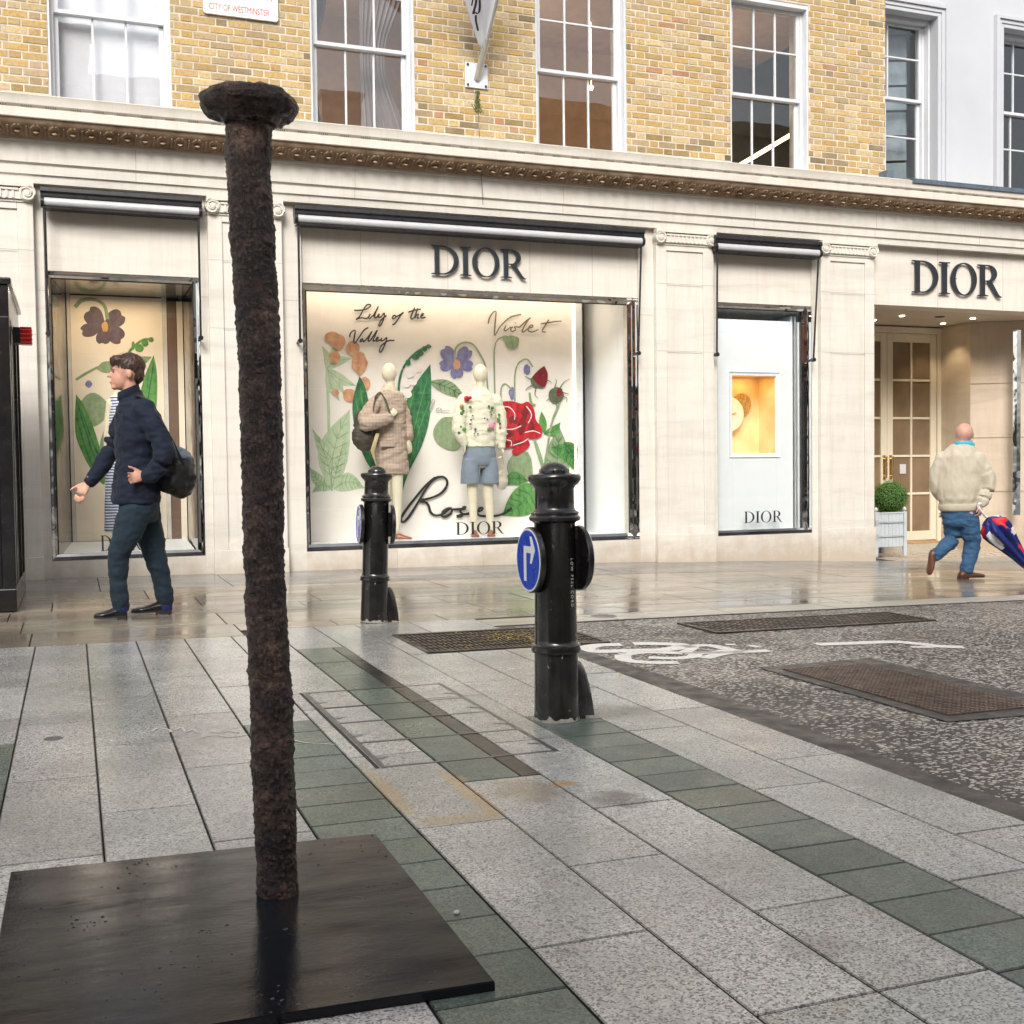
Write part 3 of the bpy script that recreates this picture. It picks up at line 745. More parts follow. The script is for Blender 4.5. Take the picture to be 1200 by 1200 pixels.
def sign(word, x0, x1, zb, h, y, depth, mat, parent=None, name='lettering', kern=.045, gap=0):
    cu, wd = lets(word, h, kern); cu.extrude = depth / 2; k = (x1 - x0) / wd
    me = to_mesh(cu, [mat], Matrix.Translation((x0, y, zb)) @ Matrix.Rotation(R_(90), 4, 'X') @ Matrix.Scale(k, 4, (1, 0, 0)))
    return finish(name, me, parent)
def shop_sign(x0, x1, zb, h, label_):
    s = thing('shop_sign', label_, 'shop sign', ((x0 + x1) / 2, 11.48, zb)); x = x0
    wd = {'D': .92, 'I': .38, 'O': .94, 'R': .90}; tot = sum(wd.values()) + .135; u = (x1 - x0) / tot
    for ch in 'DIOR':
        sign(ch, x, x + wd[ch] * u, zb, h, 11.468, .022, LETTER, s, 'letter')
        b = MB(); b.lathe([(.001, -.02), (.006, -.02), (.006, .02), (.001, .02)], (x + .19 * u, 11.482, zb + h * .5), 8, 'Y'); b.build('fixing_stud', BLACKM, s)
        x += (wd[ch] + .045) * u
    return s
shop_sign(3.545, 4.605, 2.035, .30, 'large dark serif lettering on the stone fascia above the wide flower window')
shop_sign(9.735, 11.15, 2.115, .395, 'large dark serif lettering on the stone lintel above the doorway')
# ================================================================ shop windows
WPANEL = pm('white_display_panel', (.76, .79, .80), .4, var=.02)
CREAM = pm('cream_backdrop', (.80, .70, .56), .6, var=.03)
PALE = pm('pale_backdrop', (.79, .75, .69), .6, var=.03)
FLOORW = pm('glossy_white_plinth', (.80, .83, .86), .25, var=.02)
def mirror_frame(x0, x1, z0, z1, parent, w=.055, y=11.60):
    b = MB()
    # lining of the opening, then a bevelled bright frame round the glass
    b.box(x0, x0 + .006, 11.475, y + .02, z0, z1); b.box(x1 - .006, x1, 11.475, y + .02, z0, z1)
    b.box(x0 + .006, x1 - .006, 11.505, y + .02, z1 - .006, z1); b.m = 1; b.box(x0 + .006, x1 - .006, 11.475, y + .02, z0, z0 + .01); b.m = 0
    i0, i1, k0, k1 = x0 + .006, x1 - .006, z0 + .01, z1 - .006
    def fr_(y_, d): return [(i0 + d, y_, k0 + d), (i1 - d, y_, k0 + d), (i1 - d, y_, k1 - d), (i0 + d, y_, k1 - d)]
    rs = [fr_(y, 0), fr_(y - .012, w * .45), fr_(y, w), fr_(y + .02, w), fr_(y + .02, 0)]
    base = len(b.v)
    for r in rs: b.v += r
    for i in range(len(rs)):
        i2 = (i + 1) % len(rs)
        for j in range(4):
            k = (j + 1) % 4; b.face((base + i * 4 + j, base + i * 4 + k, base + i2 * 4 + k, base + i2 * 4 + j)); b.mi[-1] = 1 if j == 0 else 0
    f = b.build('mirror_frame', [MIRROR, DKMIR], parent)
    s = MB(); e = .008
    for a0, a1, c0, c1 in ((i0 + w, i0 + w + e, k0 + w, k1 - w), (i1 - w - e, i1 - w, k0 + w, k1 - w), (i0 + w + e, i1 - w - e, k1 - w - e, k1 - w)): s.box(a0, a1, y - .004, y + .018, c0, c1)
    s.build('gasket', BLACKM, parent)
    g = MB(); g.quad((i0 + w, y + .008, k0 + w), (i1 - w, y + .008, k0 + w), (i1 - w, y + .008, k1 - w), (i0 + w, y + .008, k1 - w)); g.build('glass', GLASS, parent, recalc=False)
    return f
for (x0, x1, o0, o1) in bays: mirror_frame(o0, o1, ZS, ZO, shop, w=.055 if o1 - o0 > 2 else .045)
# common dark void behind so that nothing outside leaks in
VOID = pm('dark_void', (.05, .045, .04), .9)
b = MB()
b.box(XL, 9.0, 15.2, 15.3, -1.5, 3.3); b.box(XL, 9.0, 11.905, 15.2, 3.06, 3.16)
b.box(XL, 9.0, 11.87, 15.2, -1.5, -1.25); b.box(XL, XL + .1, 11.87, 15.2, -1.5, 3.05)
b.build('inner_shell', VOID, shop)
# ---- paint-like flat artwork helpers
def wmat(name, c1, c2, vein=0, scale=20):
    s = NT(name); f = s.noise(scale, 5, .65); f2 = s.noise(scale * .3, 4, .6, s.co((3, 1, .6)))
    c = s.ramp(s.math('ADD', s.math('MULTIPLY', f, .5), s.math('MULTIPLY', f2, .5)), [(.38, c1), (.62, c2)])
    s.set(c, .6); return s.m
G_DK = wmat('dark_leaf_paint', (.010, .075, .028), (.05, .24, .09)); G_MD = wmat('leaf_paint', (.05, .17, .035), (.13, .34, .08))
G_PL = wmat('pale_leaf_paint', (.36, .50, .30), (.55, .62, .44)); G_FD = wmat('sage_paint', (.17, .25, .13), (.30, .38, .22))
OR_P = wmat('ochre_paint', (.45, .20, .10), (.66, .38, .22)); VI_P = wmat('violet_paint', (.13, .12, .27), (.25, .24, .42)); VI_D = wmat('dark_violet_paint', (.07, .05, .065), (.14, .10, .12))
RED_P = wmat('rose_red_paint', (.28, .004, .012), (.62, .012, .025), scale=26); RED_D = wmat('deep_red_paint', (.12, .003, .008), (.25, .008, .015)); WH_P = wmat('white_paint_stroke', (.75, .70, .66), (.82, .78, .74))
GOLD = wmat('gold_paint', (.45, .25, .05), (.6, .38, .12)); PINK_L = wmat('pale_pink_paint', (.7, .4, .35), (.8, .5, .45)); BUDG = wmat('bud_paint', (.05, .07, .035), (.14, .17, .10))
class Art:
    def __init__(s, Y, parent): s.Y = Y; s.p = parent; s.k = 0; s.vn = []
    def P(s, x, y, d=0): v = at(x, y, s.Y - d); return (v.x, v.z)
    def poly(s, b, pts, smooth=True):
        s.k += 1; d = .0006 + .00010 * s.k
        q = [at(*p, s.Y) for p in pts]; q = [Vector((v.x, 0, v.z)) for v in q]
        if smooth:
            q = smooth_path(q + [q[0]], 4)[:-1]
        y = s.Y - d
        b.prism([(v.x, v.z) for v in q], y, y + .0004)
    def blob(s, b, cx, cy, rx, ry, wob=.12, n=12, seed=0):
        rnd = random.Random(int(cx * 7 + cy * 13 + seed))
        s.poly(b, [(cx + rx * (1 + rnd.uniform(-wob, wob)) * math.cos(2 * math.pi * i / n), cy + ry * (1 + rnd.uniform(-wob, wob)) * math.sin(2 * math.pi * i / n)) for i in range(n)])
    def petal(s, b, cx, cy, ang, L, W):
        c_, s_ = math.cos(R_(ang)), math.sin(R_(ang)); out = []
        for u, v in ((0, .12), (.25, .30), (.55, .48), (.85, .46), (1.02, .24), (.95, .05), (1.0, -.2), (.88, -.44), (.55, -.5), (.25, -.28), (0, -.12)): out.append((cx + (u * L) * c_ - v * W * s_, cy + (u * L) * s_ + v * W * c_))
        s.poly(b, out)
    def leaf(s, b, a, c, w, bend=0.0):
        ax, ay = a; cx, cy = c; dx, dy = cx - ax, cy - ay; L = math.hypot(dx, dy); nx, ny = -dy / L, dx / L
        up, dn = [], []
        for i in range(9):
            t = i / 8; wd = w * math.sin(math.pi * t ** .85) * .5; off = bend * math.sin(math.pi * t)
            up.append((ax + dx * t + nx * (off + wd), ay + dy * t + ny * (off + wd))); dn.append((ax + dx * t + nx * (off - wd), ay + dy * t + ny * (off - wd)))
        s.poly(b, up + dn[::-1][1:-1], smooth=False)
        if w > 9: s.vn.append([((up[i][0] + dn[i][0]) / 2, (up[i][1] + dn[i][1]) / 2) for i in range(9)])
        if w > 13:
            for i in (2, 3, 4, 5, 6):
                m_ = ((up[i][0] + dn[i][0]) / 2, (up[i][1] + dn[i][1]) / 2)
                for e_ in (up, dn): q_ = e_[min(8, i + 1)]; s.vn.append([m_, ((m_[0] + q_[0]) / 2 - dx / L * .5, (m_[1] + q_[1]) / 2), (m_[0] + (q_[0] - m_[0]) * .85, m_[1] + (q_[1] - m_[1]) * .85)])
    def line(s, b, pts, r, k=5, taper=False):
        s.k += 1; d = .0008 + .00010 * s.k
        q = smooth_path([Vector((p[0], p[1], 0)) for p in pts], k)
        P3 = [at(v.x, v.y, s.Y) for v in q]; P3 = [Vector((v.x, s.Y - d, v.z)) for v in P3]
        n = len(P3); rr = [r * (1 - .75 * i / n) if taper else r * (.95 + .12 * math.sin(i * .35)) for i in range(n)]
        b.tube(P3, rr, 6, flat=1.0)
        for i in range(len(b.v) - 6 * n, len(b.v)): v = b.v[i]; b.v[i] = (v[0], s.Y - d + (v[1] - s.Y + d) * .10, v[2])
    def out(s, b, name, mat): return b.build(name, mat, s.p, recalc=True)
# ================================================================ BAY 2 display
YB = 12.45
bd = thing('window_backdrop', 'large pale backdrop painted with giant lily, violet and red rose in the wide window', 'display backdrop', (3.9, YB, -.78))
def AX(px, Y): return at(px, 500, Y).x
b = MB(); bx0, bx1 = 2.05, AX(672, YB)
b.box(bx0, bx1, YB, YB + .04, -.78, 2.02); b.build('panel', PALE, bd)
b = MB(); b.box(bx1 + .002, bx1 + .028, YB - .02, YB + .05, -.78, 2.02); b.build('lit_edge', emit('warm_edge_light', (1, .88, .66), 1.0), bd)
b = MB(); b.box(bx1 + .03, bx1 + .14, YB + .03, YB + .06, -.78, 2.02); b.build('edge_post', pm('grey_post', (.62, .63, .65), .5), bd)
A = Art(YB, bd)
b = MB()        # pale cowslip
A.line(b, [(383, 430), (385, 480), (386, 530), (389, 575)], .018)
for a, c, w, bn in (((383, 432), (393, 400), 12, 3), ((383, 432), (412, 420), 12, -3), ((383, 432), (417, 452), 13, 3), ((384, 432), (398, 470), 12, 3), ((386, 436), (391, 462), 8, 0), ((383, 436), (377, 405), 9, 4), ((383, 432), (404, 462), 12, 0),
                    ((389, 575), (366, 503), 16, 5), ((389, 575), (410, 480), 36, -8), ((387, 570), (363, 548), 14, -4), ((389, 573), (366, 577), 14, 6), ((391, 573), (427, 572), 22, -8), ((388, 575), (402, 520), 14, 0)): A.leaf(b, a, c, w, bn)
A.out(b, 'cowslip_leaves', G_PL)
b = MB(); [A.line(b, v_, .0035) for v_ in A.vn]; A.vn = []; A.out(b, 'leaf_veins', wmat('mid_vein_paint', (.20, .34, .17), (.3, .45, .25)))
b = MB()
for c in ((389, 396, 9, 7), (396, 401, 8, 9), (413, 408, 8, 9), (392, 419, 7, 7), (421, 425, 9, 14), (409, 463, 8, 8), (427, 450, 7, 8), (393, 460, 4, 4)): A.blob(b, *c)
A.out(b, 'cowslip_petals', OR_P)
b = MB()        # sage violet leaves and stems
A.leaf(b, (503, 447), (546, 468), 16, -3); A.blob(b, 527, 508, 19, 20, .08); A.blob(b, 610, 548, 15, 20, .1); A.leaf(b, (650, 575), (655, 500), 30, 0)
A.line(b, [(533, 425), (533, 410), (541, 402), (553, 403), (562, 415), (569, 432), (572, 470)], .012); A.line(b, [(580, 475), (579, 440), (579, 410), (583, 398), (592, 394)], .010)
A.blob(b, 600, 401, 8, 8); A.leaf(b, (588, 394), (600, 400), 6); A.line(b, [(603, 470), (603, 440), (607, 426), (617, 421), (624, 430)], .010); A.line(b, [(587, 470), (587, 455), (592, 450), (600, 457)], .009)
A.out(b, 'violet_leaves', G_FD)
b = MB()
for ang, L_, W_ in ((-130, 23, 16), (-48, 23, 16), (170, 19, 13), (10, 20, 13), (85, 17, 15)): A.petal(b, 534, 426, ang, L_, W_)
A.blob(b, 600, 461, 4, 7); A.blob(b, 617, 433, 4, 6)
A.out(b, 'violet_petals', VI_P)
b = MB(); A.blob(b, 535, 427, 4, 6); A.out(b, 'violet_centre', OR_P)
b = MB()        # dark lily of the valley leaves
A.poly(b, [(421, 441), (427, 452), (433, 475), (440, 505), (447, 540), (436, 550), (424, 530), (415, 500), (413, 470)])
A.poly(b, [(504, 427), (505, 455), (503, 490), (494, 522), (478, 555), (470, 580), (465, 592), (466, 565), (468, 530), (472, 500), (476, 470), (490, 445)])
A.line(b, [(466, 470), (468, 445), (474, 428), (486, 414), (500, 406)], .014)
for c in ((487, 418, 4.5, 4), (492, 414, 4, 4), (497, 409, 3.5, 3), (502, 406, 3, 2.5), (478, 425, 3, 4)): A.blob(b, *c)
A.out(b, 'lily_leaves', G_DK)
b = MB()
for a, c in (((417, 470), (436, 540)), ((422, 455), (441, 545)), ((500, 445), (474, 560)), ((503, 470), (480, 545)), ((485, 460), (470, 530))): A.line(b, [a, ((a[0] + c[0]) / 2 - 2, (a[1] + c[1]) / 2), c], .006)
A.out(b, 'lily_veins', G_MD)
b = MB()
for c in ((480, 437, 5, 6), (476, 449, 5, 5), (484, 448, 4, 4), (478, 462, 4, 5), (490, 432, 4, 5)): A.blob(b, *c)
A.out(b, 'lily_bells', WH_P)
b = MB()        # rose stems, calyx and leaves
for p, r in (([(622, 500), (630, 530), (637, 545), (645, 500), (652, 480), (657, 468)], .018), ([(627, 475), (622, 472), (620, 460)], .016), ([(617, 530), (622, 550), (624, 575)], .016), ([(634, 575), (635, 545), (628, 520)], .018)): A.line(b, p, r)
A.out(b, 'rose_stems', G_FD)
b = MB()
for a, c, w, bn in (((637, 508), (634, 482), 9, 0), ((637, 508), (656, 495), 11, 4), ((645, 524), (673, 552), 22, -10), ((640, 560), (652, 545), 16, 3), ((626, 566), (588, 604), 34, -6), ((618, 563), (586, 568), 16, 5), ((660, 518), (673, 540), 18, -2)): A.leaf(b, a, c, w, bn)
A.out(b, 'rose_leaves', G_MD)
b = MB(); [A.line(b, v_, .004) for v_ in A.vn]; A.vn = []; A.out(b, 'leaf_veins', G_DK)
b = MB()
for c in ((630, 447, 9, 8), (652, 463, 9, 9)): A.blob(b, *c, .2)
for p in (([(626, 450), (617, 455), (615, 458)]), ([(628, 452), (626, 462), (630, 467)]), ([(635, 450), (641, 446), (646, 449)]), ([(635, 440), (641, 437)]), ([(622, 445), (614, 441)]), ([(648, 457), (651, 448), (650, 444)]), ([(655, 455), (660, 448), (667, 444)]), ([(656, 465), (663, 466), (663, 472)]), ([(650, 470), (652, 478)]), ([(646, 465), (639, 470)]), ([(658, 460), (666, 462)])): A.line(b, p, .008, taper=True)
A.out(b, 'bud_calyx', BUDG)
b = MB(); A.poly(b, [(637, 429), (641, 438), (640, 448), (636, 454), (626, 447), (624, 441), (630, 434)]); A.poly(b, [(653, 454), (658, 460), (655, 465), (651, 462)]); A.out(b, 'rose_buds', RED_D)
b = MB(); A.poly(b, [(585, 471), (598, 470), (610, 473), (618, 471), (625, 480), (627, 492), (633, 500), (634, 510), (627, 514), (618, 514), (620, 522), (612, 529), (603, 534), (599, 529), (601, 524), (588, 526), (582, 515), (580, 490)])
A.out(b, 'rose_petals', RED_P)
b = MB()
for c in ((590, 480, 5, 4), (600, 492, 6, 5), (596, 508, 6, 4), (611, 500, 5, 9), (614, 484, 4, 7), (622, 500, 4, 6), (592, 520, 5, 3), (607, 519, 6, 3), (585, 498, 4, 7)): A.blob(b, *c, .35)
A.out(b, 'rose_shadows', RED_D)
b = MB()
for p in ([(585, 478), (595, 477), (602, 484), (602, 492)], [(590, 503), (600, 503), (610, 499)], [(590, 515), (598, 517), (598, 523)], [(616, 476), (622, 486), (618, 496)], [(600, 522), (612, 518), (618, 514)], [(614, 507), (624, 505), (632, 508)], [(588, 512), (594, 508)]): A.line(b, p, .006)
A.out(b, 'rose_highlights', WH_P)
# handwriting
def cr(ox, oy, s, pts): return [(ox + x / s, oy + y / s) for x, y in pts]
S1 = 5.4545
lily = [[(405, 240), (440, 240), (480, 233), (512, 212), (503, 203), (485, 207), (465, 235), (440, 280), (418, 298), (432, 292), (460, 288), (482, 293), (500, 280), (508, 262)], [(508, 262), (497, 285), (507, 291), (525, 272)],
        [(525, 280), (548, 240), (560, 215), (548, 240), (536, 282), (548, 286), (562, 265)], [(567, 262), (561, 284), (578, 281), (598, 257), (592, 300), (572, 338), (562, 335), (578, 302), (612, 273)],
        [(664, 270), (650, 283), (655, 294), (672, 283), (664, 270)], [(672, 282), (700, 268), (722, 252), (700, 276), (668, 322), (650, 332)],
        [(792, 222), (768, 282), (776, 296), (788, 285)], [(750, 252), (790, 240), (832, 232)], [(812, 225), (792, 288), (806, 268), (817, 266), (808, 288), (822, 288)], [(828, 280), (848, 268), (843, 260), (830, 276), (836, 290), (862, 284)]]
vall = [[(378, 412), (380, 392), (394, 374), (412, 369), (408, 400), (403, 440), (412, 448), (436, 414), (468, 368), (496, 350)], [(464, 421), (446, 430), (445, 441), (462, 432), (463, 441), (477, 432)], [(477, 432), (505, 398), (520, 374), (507, 402), (494, 434), (508, 434)],
        [(508, 434), (536, 394), (552, 368), (539, 402), (526, 434), (540, 434)], [(540, 433), (560, 420), (554, 412), (544, 426), (552, 438), (572, 428)], [(582, 416), (576, 434), (594, 431), (614, 414), (602, 456), (578, 504), (567, 500), (578, 468), (620, 436), (662, 433)]]
vio = [[(170, 325), (180, 285), (203, 252), (220, 250), (216, 300), (210, 385), (216, 395), (250, 340), (310, 285), (380, 266)], [(284, 335), (272, 366), (286, 368), (315, 345)], [(340, 318), (344, 322)], [(328, 345), (313, 360), (324, 376), (345, 362), (336, 346), (368, 348)],
       [(368, 350), (408, 312), (440, 287), (430, 296), (402, 338), (386, 376), (402, 374), (430, 352)], [(430, 352), (456, 344), (448, 334), (430, 346), (426, 370), (452, 378), (490, 362)], [(556, 300), (528, 346), (514, 374), (536, 379)], [(505, 326), (560, 318), (600, 311), (638, 309)]]
rose = [[(868, 325), (840, 348), (790, 395), (740, 455), (690, 520), (655, 575), (650, 600), (668, 608), (700, 575), (745, 505), (800, 412), (845, 350), (880, 325), (920, 322), (944, 345), (938, 385), (905, 425), (850, 452), (800, 465), (770, 468), (775, 480), (805, 482), (826, 505), (838, 545), (870, 566), (915, 558), (955, 525)],
        [(975, 522), (945, 525), (915, 545), (910, 568), (930, 576), (965, 556), (978, 530), (992, 528), (1030, 528)], [(1030, 528), (1062, 520), (1050, 514), (1028, 540), (1040, 558), (1030, 574), (1004, 572), (1050, 560), (1092, 554)]]
la = [[(888, 880), (905, 845), (918, 815), (905, 812), (893, 850), (890, 880)], [(950, 862), (932, 870), (930, 882), (948, 880), (962, 864), (962, 880), (1012, 880)]]
b = MB()
for st in lily + vall: A.line(b, cr(340, 320, S1, st), .0095)
A.out(b, 'handwriting', INK)
b = MB()
for st in vio: A.line(b, cr(540, 320, S1, st), .0095)
A.out(b, 'handwriting', INKG)
b = MB()
for st in rose: A.line(b, cr(350, 500, S1, st), .017)
A.line(b, cr(540, 460, S1, [(0, 778), (40, 775), (80, 768), (128, 752), (132, 738), (112, 742), (102, 765), (112, 785), (160, 790), (230, 786), (280, 765), (320, 735)]), .016)
A.out(b, 'handwriting', INK)
b = MB()
for st in la: A.line(b, cr(340, 320, S1, st), .007)
A.out(b, 'handwriting', INKF)
# room of bay 2
disp = thing('display_room', 'white lit interior of the wide shop window with plinth floor and right hand column', 'window display', (4, 12, -.85))
b = MB(); b.box(1.95, 6.9, 11.66, 13.2, -.95, -.775); b.box(2.205, 5.93, 11.645, 11.659, -.93, -.745); b.build('plinth_floor', FLOORW, disp)
b = MB(); b.box(1.95, 6.9, 11.64, 13.3, 2.06, 2.12); b.box(1.93, 1.97, 11.64, 13.3, -.9, 2.06); b.box(6.85, 6.9, 11.9, 13.3, -.9, 2.06); b.box(1.97, 6.85, 13.2, 13.25, -.9, 2.06); b.build('room_lining', WPANEL, disp)
b = MB()      # curved white return column at the right
pts = [(AX(686, 12.7), 12.7), (AX(700, 12.45), 12.42), (AX(716, 12.2), 12.16), (AX(729, 11.98), 11.98), (AX(733, 11.92), 11.92), (AX(735, 11.9), 11.90)]
pts2 = [(x + .12, y + .05) for x, y in pts][::-1]
b.extz(pts + pts2, -.774, 2.055); b.build('column', WPANEL, disp, smooth=True, ang=50)
b = MB(); b.box(pts[0][0] - .07, pts[0][0] - .02, 12.68, 12.74, -.774, 2.055); b.build('dark_slot', BLACKM, disp)
b = MB(); b.box(5.965, 5.975, 11.66, 11.85, -.774, 2.055); b.build('side_mirror', MIRROR, disp)
def area(name, loc, rot, sx, sy, power, col):
    l = bpy.data.lights.new(name, 'AREA'); l.shape = 'RECTANGLE'; l.size = sx; l.size_y = sy; l.energy = power; l.color = col
    o = bpy.data.objects.new(name, l); COL.objects.link(o); o.location = loc; o.rotation_euler = rot; return o
STRIP = emit('window_strip_light', (1, .86, .66), 3)
b = MB(); b.box(2.3, 5.7, 12.05, 12.13, 2.035, 2.058); b.build('strip_light', STRIP, disp)
area('display_and_fill_light', (4.0, 12.22, 2.03), (R_(10), 0, 0), 3.5, .3, 9, (1, .78, .58))
area('display_and_fill_light', (4.0, 11.72, 2.03), (R_(-12), 0, 0), 3.5, .12, 27, (1, .97, .94))  # front strip added as fill so the mannequins are not left dark
sgn = thing('window_lettering', 'dark serif lettering stuck on the wide window glass by the mannequin shoes', 'window lettering', (AX(563, 11.6), 11.6, -.78))
def glass_sign(px0, px1, pyb, h, par):
    q = at(px0, pyb, 11.598); q1 = at(px1, pyb, 11.598); sign('DIOR', q.x, q1.x, q.z, h, 11.5985, .002, INK, par, 'letters', kern=.10)
glass_sign(534, 591, 627, .135, sgn)
sgn = thing('window_lettering', 'dark serif lettering on the narrow right hand window with the glowing niche', 'window lettering', (AX(893, 11.6), 11.6, -.6))
glass_sign(872, 917, 613, .135, sgn)
sgn = thing('window_lettering', 'dark serif lettering low on the left window, half hidden by the walking man', 'window lettering', (AX(142, 11.6), 11.6, -.8))
glass_sign(118, 166, 646, .15, sgn)
# ================================================================ BAY 1 display
YC = 12.55
bd1 = thing('window_backdrop', 'tall cream backdrop with a dark violet and green leaves in the left window', 'display backdrop', (.5, YC, -.7))
b = MB(); a0, a1 = AX(86, YC), AX(193, YC); zt = at(140, 348, YC).z; zb = at(140, 633, YC).z
b.box(a0, a1, YC, YC + .03, zb, zt); b.build('panel', CREAM, bd1)
b = MB(); b.box(a0 - .035, a0 - .002, YC - .01, YC + .04, zb, zt + .02); b.box(a1 + .002, a1 + .045, YC - .01, YC + .04, zb, zt + .02); b.build('edge_post', pm('satin_edge', (.6, .56, .5), .35), bd1)
A1 = Art(YC, bd1)
b = MB()
for ang, L_, W_ in ((-135, 27, 22), (-35, 26, 21), (168, 27, 16), (35, 26, 20), (95, 20, 17)): A1.petal(b, 122, 383, ang, L_, W_)
A1.out(b, 'violet_petals', VI_D)
b = MB(); A1.blob(b, 123, 383, 4, 6); A1.out(b, 'violet_centre', GOLD)
b = MB(); A1.line(b, [(88, 360), (96, 352), (110, 351), (122, 358), (126, 374)], .022); A1.line(b, [(89, 445), (100, 438), (115, 430)], .014); A1.leaf(b, (113, 432), (140, 428), 14); A1.leaf(b, (90, 480), (132, 480), 40, 0); A1.leaf(b, (128, 570), (140, 470), 34, 0); A1.leaf(b, (150, 430), (178, 418), 12)
A1.out(b, 'sage_leaves', G_FD)
b = MB(); A1.blob(b, 104, 450, 4, 4); A1.out(b, 'small_violet', VI_P)
b = MB(); A1.poly(b, [(89, 462), (100, 478), (112, 508), (122, 545), (122, 568), (108, 552), (96, 530), (88, 505)]); A1.poly(b, [(180, 416), (184, 440), (183, 480), (176, 510), (166, 500), (163, 470), (170, 440)])
A1.line(b, [(148, 418), (155, 408), (168, 398), (180, 398)], .014)
for c in ((163, 408, 5, 5), (170, 402, 4, 4), (156, 405, 2, 5), (177, 398, 3, 3), (135, 470, 7, 6)): A1.blob(b, *c)
A1.out(b, 'lily_leaves', G_MD)
b = MB()
for a, c in (((90, 470), (120, 560)), ((95, 480), (121, 545)), ((180, 425), (168, 495)), ((90, 490), (110, 550))): A1.line(b, [a, ((a[0] + c[0]) / 2, (a[1] + c[1]) / 2 + 4), c], .008)
A1.out(b, 'lily_veins', G_DK)
SMOKED = pm('smoked_side_mirror', (.22, .20, .18), .12, .9, var=.7, vs=2.5)
d1 = thing('display_room', 'mirror sided recess with a bright white sloping floor behind the walking man', 'window display', (.5, 12, -.85))
b = MB(); zf0 = -.795; zf1 = zb - .004
b.quad((-.13, 11.625, zf0), (1.14, 11.625, zf0), (AX(215, YC), YC - .01, zf1), (AX(80, YC), YC - .01, zf1)); b.build('floor', WPANEL, d1)
b = MB(); zc = 1.84
b.quad((-.13, 11.625, zc), (1.14, 11.625, zc), (a1 + .2, YC, zt + .01), (a0 - .04, YC, zt + .01)); b.build('ceiling', pm('grey_mirror_ceiling', (.45, .47, .46), .15, .6), d1)
b = MB(); b.quad((-.135, 11.625, -.80), (a0 - .04, YC, -.80), (a0 - .04, YC, 1.84), (-.135, 11.625, 1.84)); b.build('side_mirror', SMOKED, d1)
b = MB(); b.quad((1.145, 11.625, -.80), (a1 + .21, YC, -.80), (a1 + .21, YC, 1.84), (1.145, 11.625, 1.84)); b.build('side_mirror', SMOKED, d1)
b = MB(); b.box(a1 + .05, a1 + .14, YC - .02, YC + .04, -.8, 1.8); b.build('brown_post', pm('brown_post', (.16, .10, .07), .5), d1)
b = MB(); b.box(a1 + .145, a1 + .205, YC - .02, YC + .04, -.8, 1.8); b.build('pale_post', CREAM, d1)
area('display_and_fill_light', (.5, 12.2, 1.74), (R_(10), 0, 0), .9, .2, 4, (1, .78, .52)); area('display_and_fill_light', (.5, 11.75, 1.75), (R_(-12), 0, 0), .9, .12, 7, (1, .9, .75))  # the second strip is an added front fill too
# ================================================================ BAY 3 display
bd3 = thing('display_case', 'white display panel with a glowing orange jewellery niche in the narrow window', 'display case', (7.6, 11.8, -.8))
YD = 11.72
x0, x1 = AX(835, YD), AX(929, YD); q0 = at(858, 440, YD); q1 = at(910, 531, YD); zt3 = at(880, 375, YD).z
b = MB(); nz0, nz1 = q1.z, q0.z; nx0, nx1 = q0.x, q1.x
b.box(x0, nx0, YD, YD + .03, -.80, zt3); b.box(nx1, x1, YD, YD + .03, -.80, zt3); b.box(nx0, nx1, YD, YD + .03, -.80, nz0); b.box(nx0, nx1, YD, YD + .03, nz1, zt3)
b.build('panel', WPANEL, bd3, bevel=.004)
b = MB(); e = .045
for (p, q) in (((nx0, nz0), (nx1, nz0)), ((nx1, nz0), (nx1, nz1)), ((nx1, nz1), (nx0, nz1)), ((nx0, nz1), (nx0, nz0))):
    pass
rr = [[(nx0 - e, YD - .001, nz0 - e), (nx1 + e, YD - .001, nz0 - e), (nx1 + e, YD - .001, nz1 + e), (nx0 - e, YD - .001, nz1 + e)], [(nx0 - e, YD - .016, nz0 - e), (nx1 + e, YD - .016, nz0 - e), (nx1 + e, YD - .016, nz1 + e), (nx0 - e, YD - .016, nz1 + e)], [(nx0 + .002, YD + .03, nz0 + .002), (nx1 - .002, YD + .03, nz0 + .002), (nx1 - .002, YD + .03, nz1 - .002), (nx0 + .002, YD + .03, nz1 - .002)]]
b.rings(rr, caps=False); b.build('niche_frame', WPANEL, bd3)
NICHE = wmat('gilded_niche_lining', (.72, .50, .24), (.86, .66, .36), scale=5)
b = MB(); yb_ = YD + .42
b.box(nx0 - .05, nx1 + .05, yb_, yb_ + .02, nz0 - .02, nz1 + .02); b.box(nx0 - .05, nx0 - .03, YD + .03, yb_, nz0 - .02, nz1 + .02); b.box(nx1 + .03, nx1 + .05, YD + .03, yb_, nz0 - .02, nz1 + .02)
b.box(nx0 - .05, nx1 + .05, YD + .03, yb_, nz1 + .02, nz1 + .03); b.build('niche_lining', NICHE, bd3)
b = MB(); b.box(nx0 - .05, nx1 + .05, YD + .03, yb_, nz0 - .03, nz0 - .02); b.build('niche_floor', FLOORW, bd3)
b = MB(); cxn = nx0 + .17; czn = (nz0 + nz1) / 2 + .02; b.lathe([(.001, -.01), (.20, -.01), (.21, 0), (.20, .012), (.06, .02), (.001, .02)], (cxn - .02, yb_ - .10, czn), 40, 'Y'); b.build('dial_disc', wmat('pale_gold', (.75, .62, .42), (.85, .74, .55), scale=9), bd3, smooth=True)
b = MB(); b.lathe([(.001, -.01), (.13, -.01), (.13, .012), (.001, .012)], (cxn + .20, yb_ - .04, czn + .13), 30, 'Y'); b.build('dial_disc', wmat('dark_lace_gold', (.20, .11, .03), (.55, .34, .10), scale=60), bd3, smooth=True)
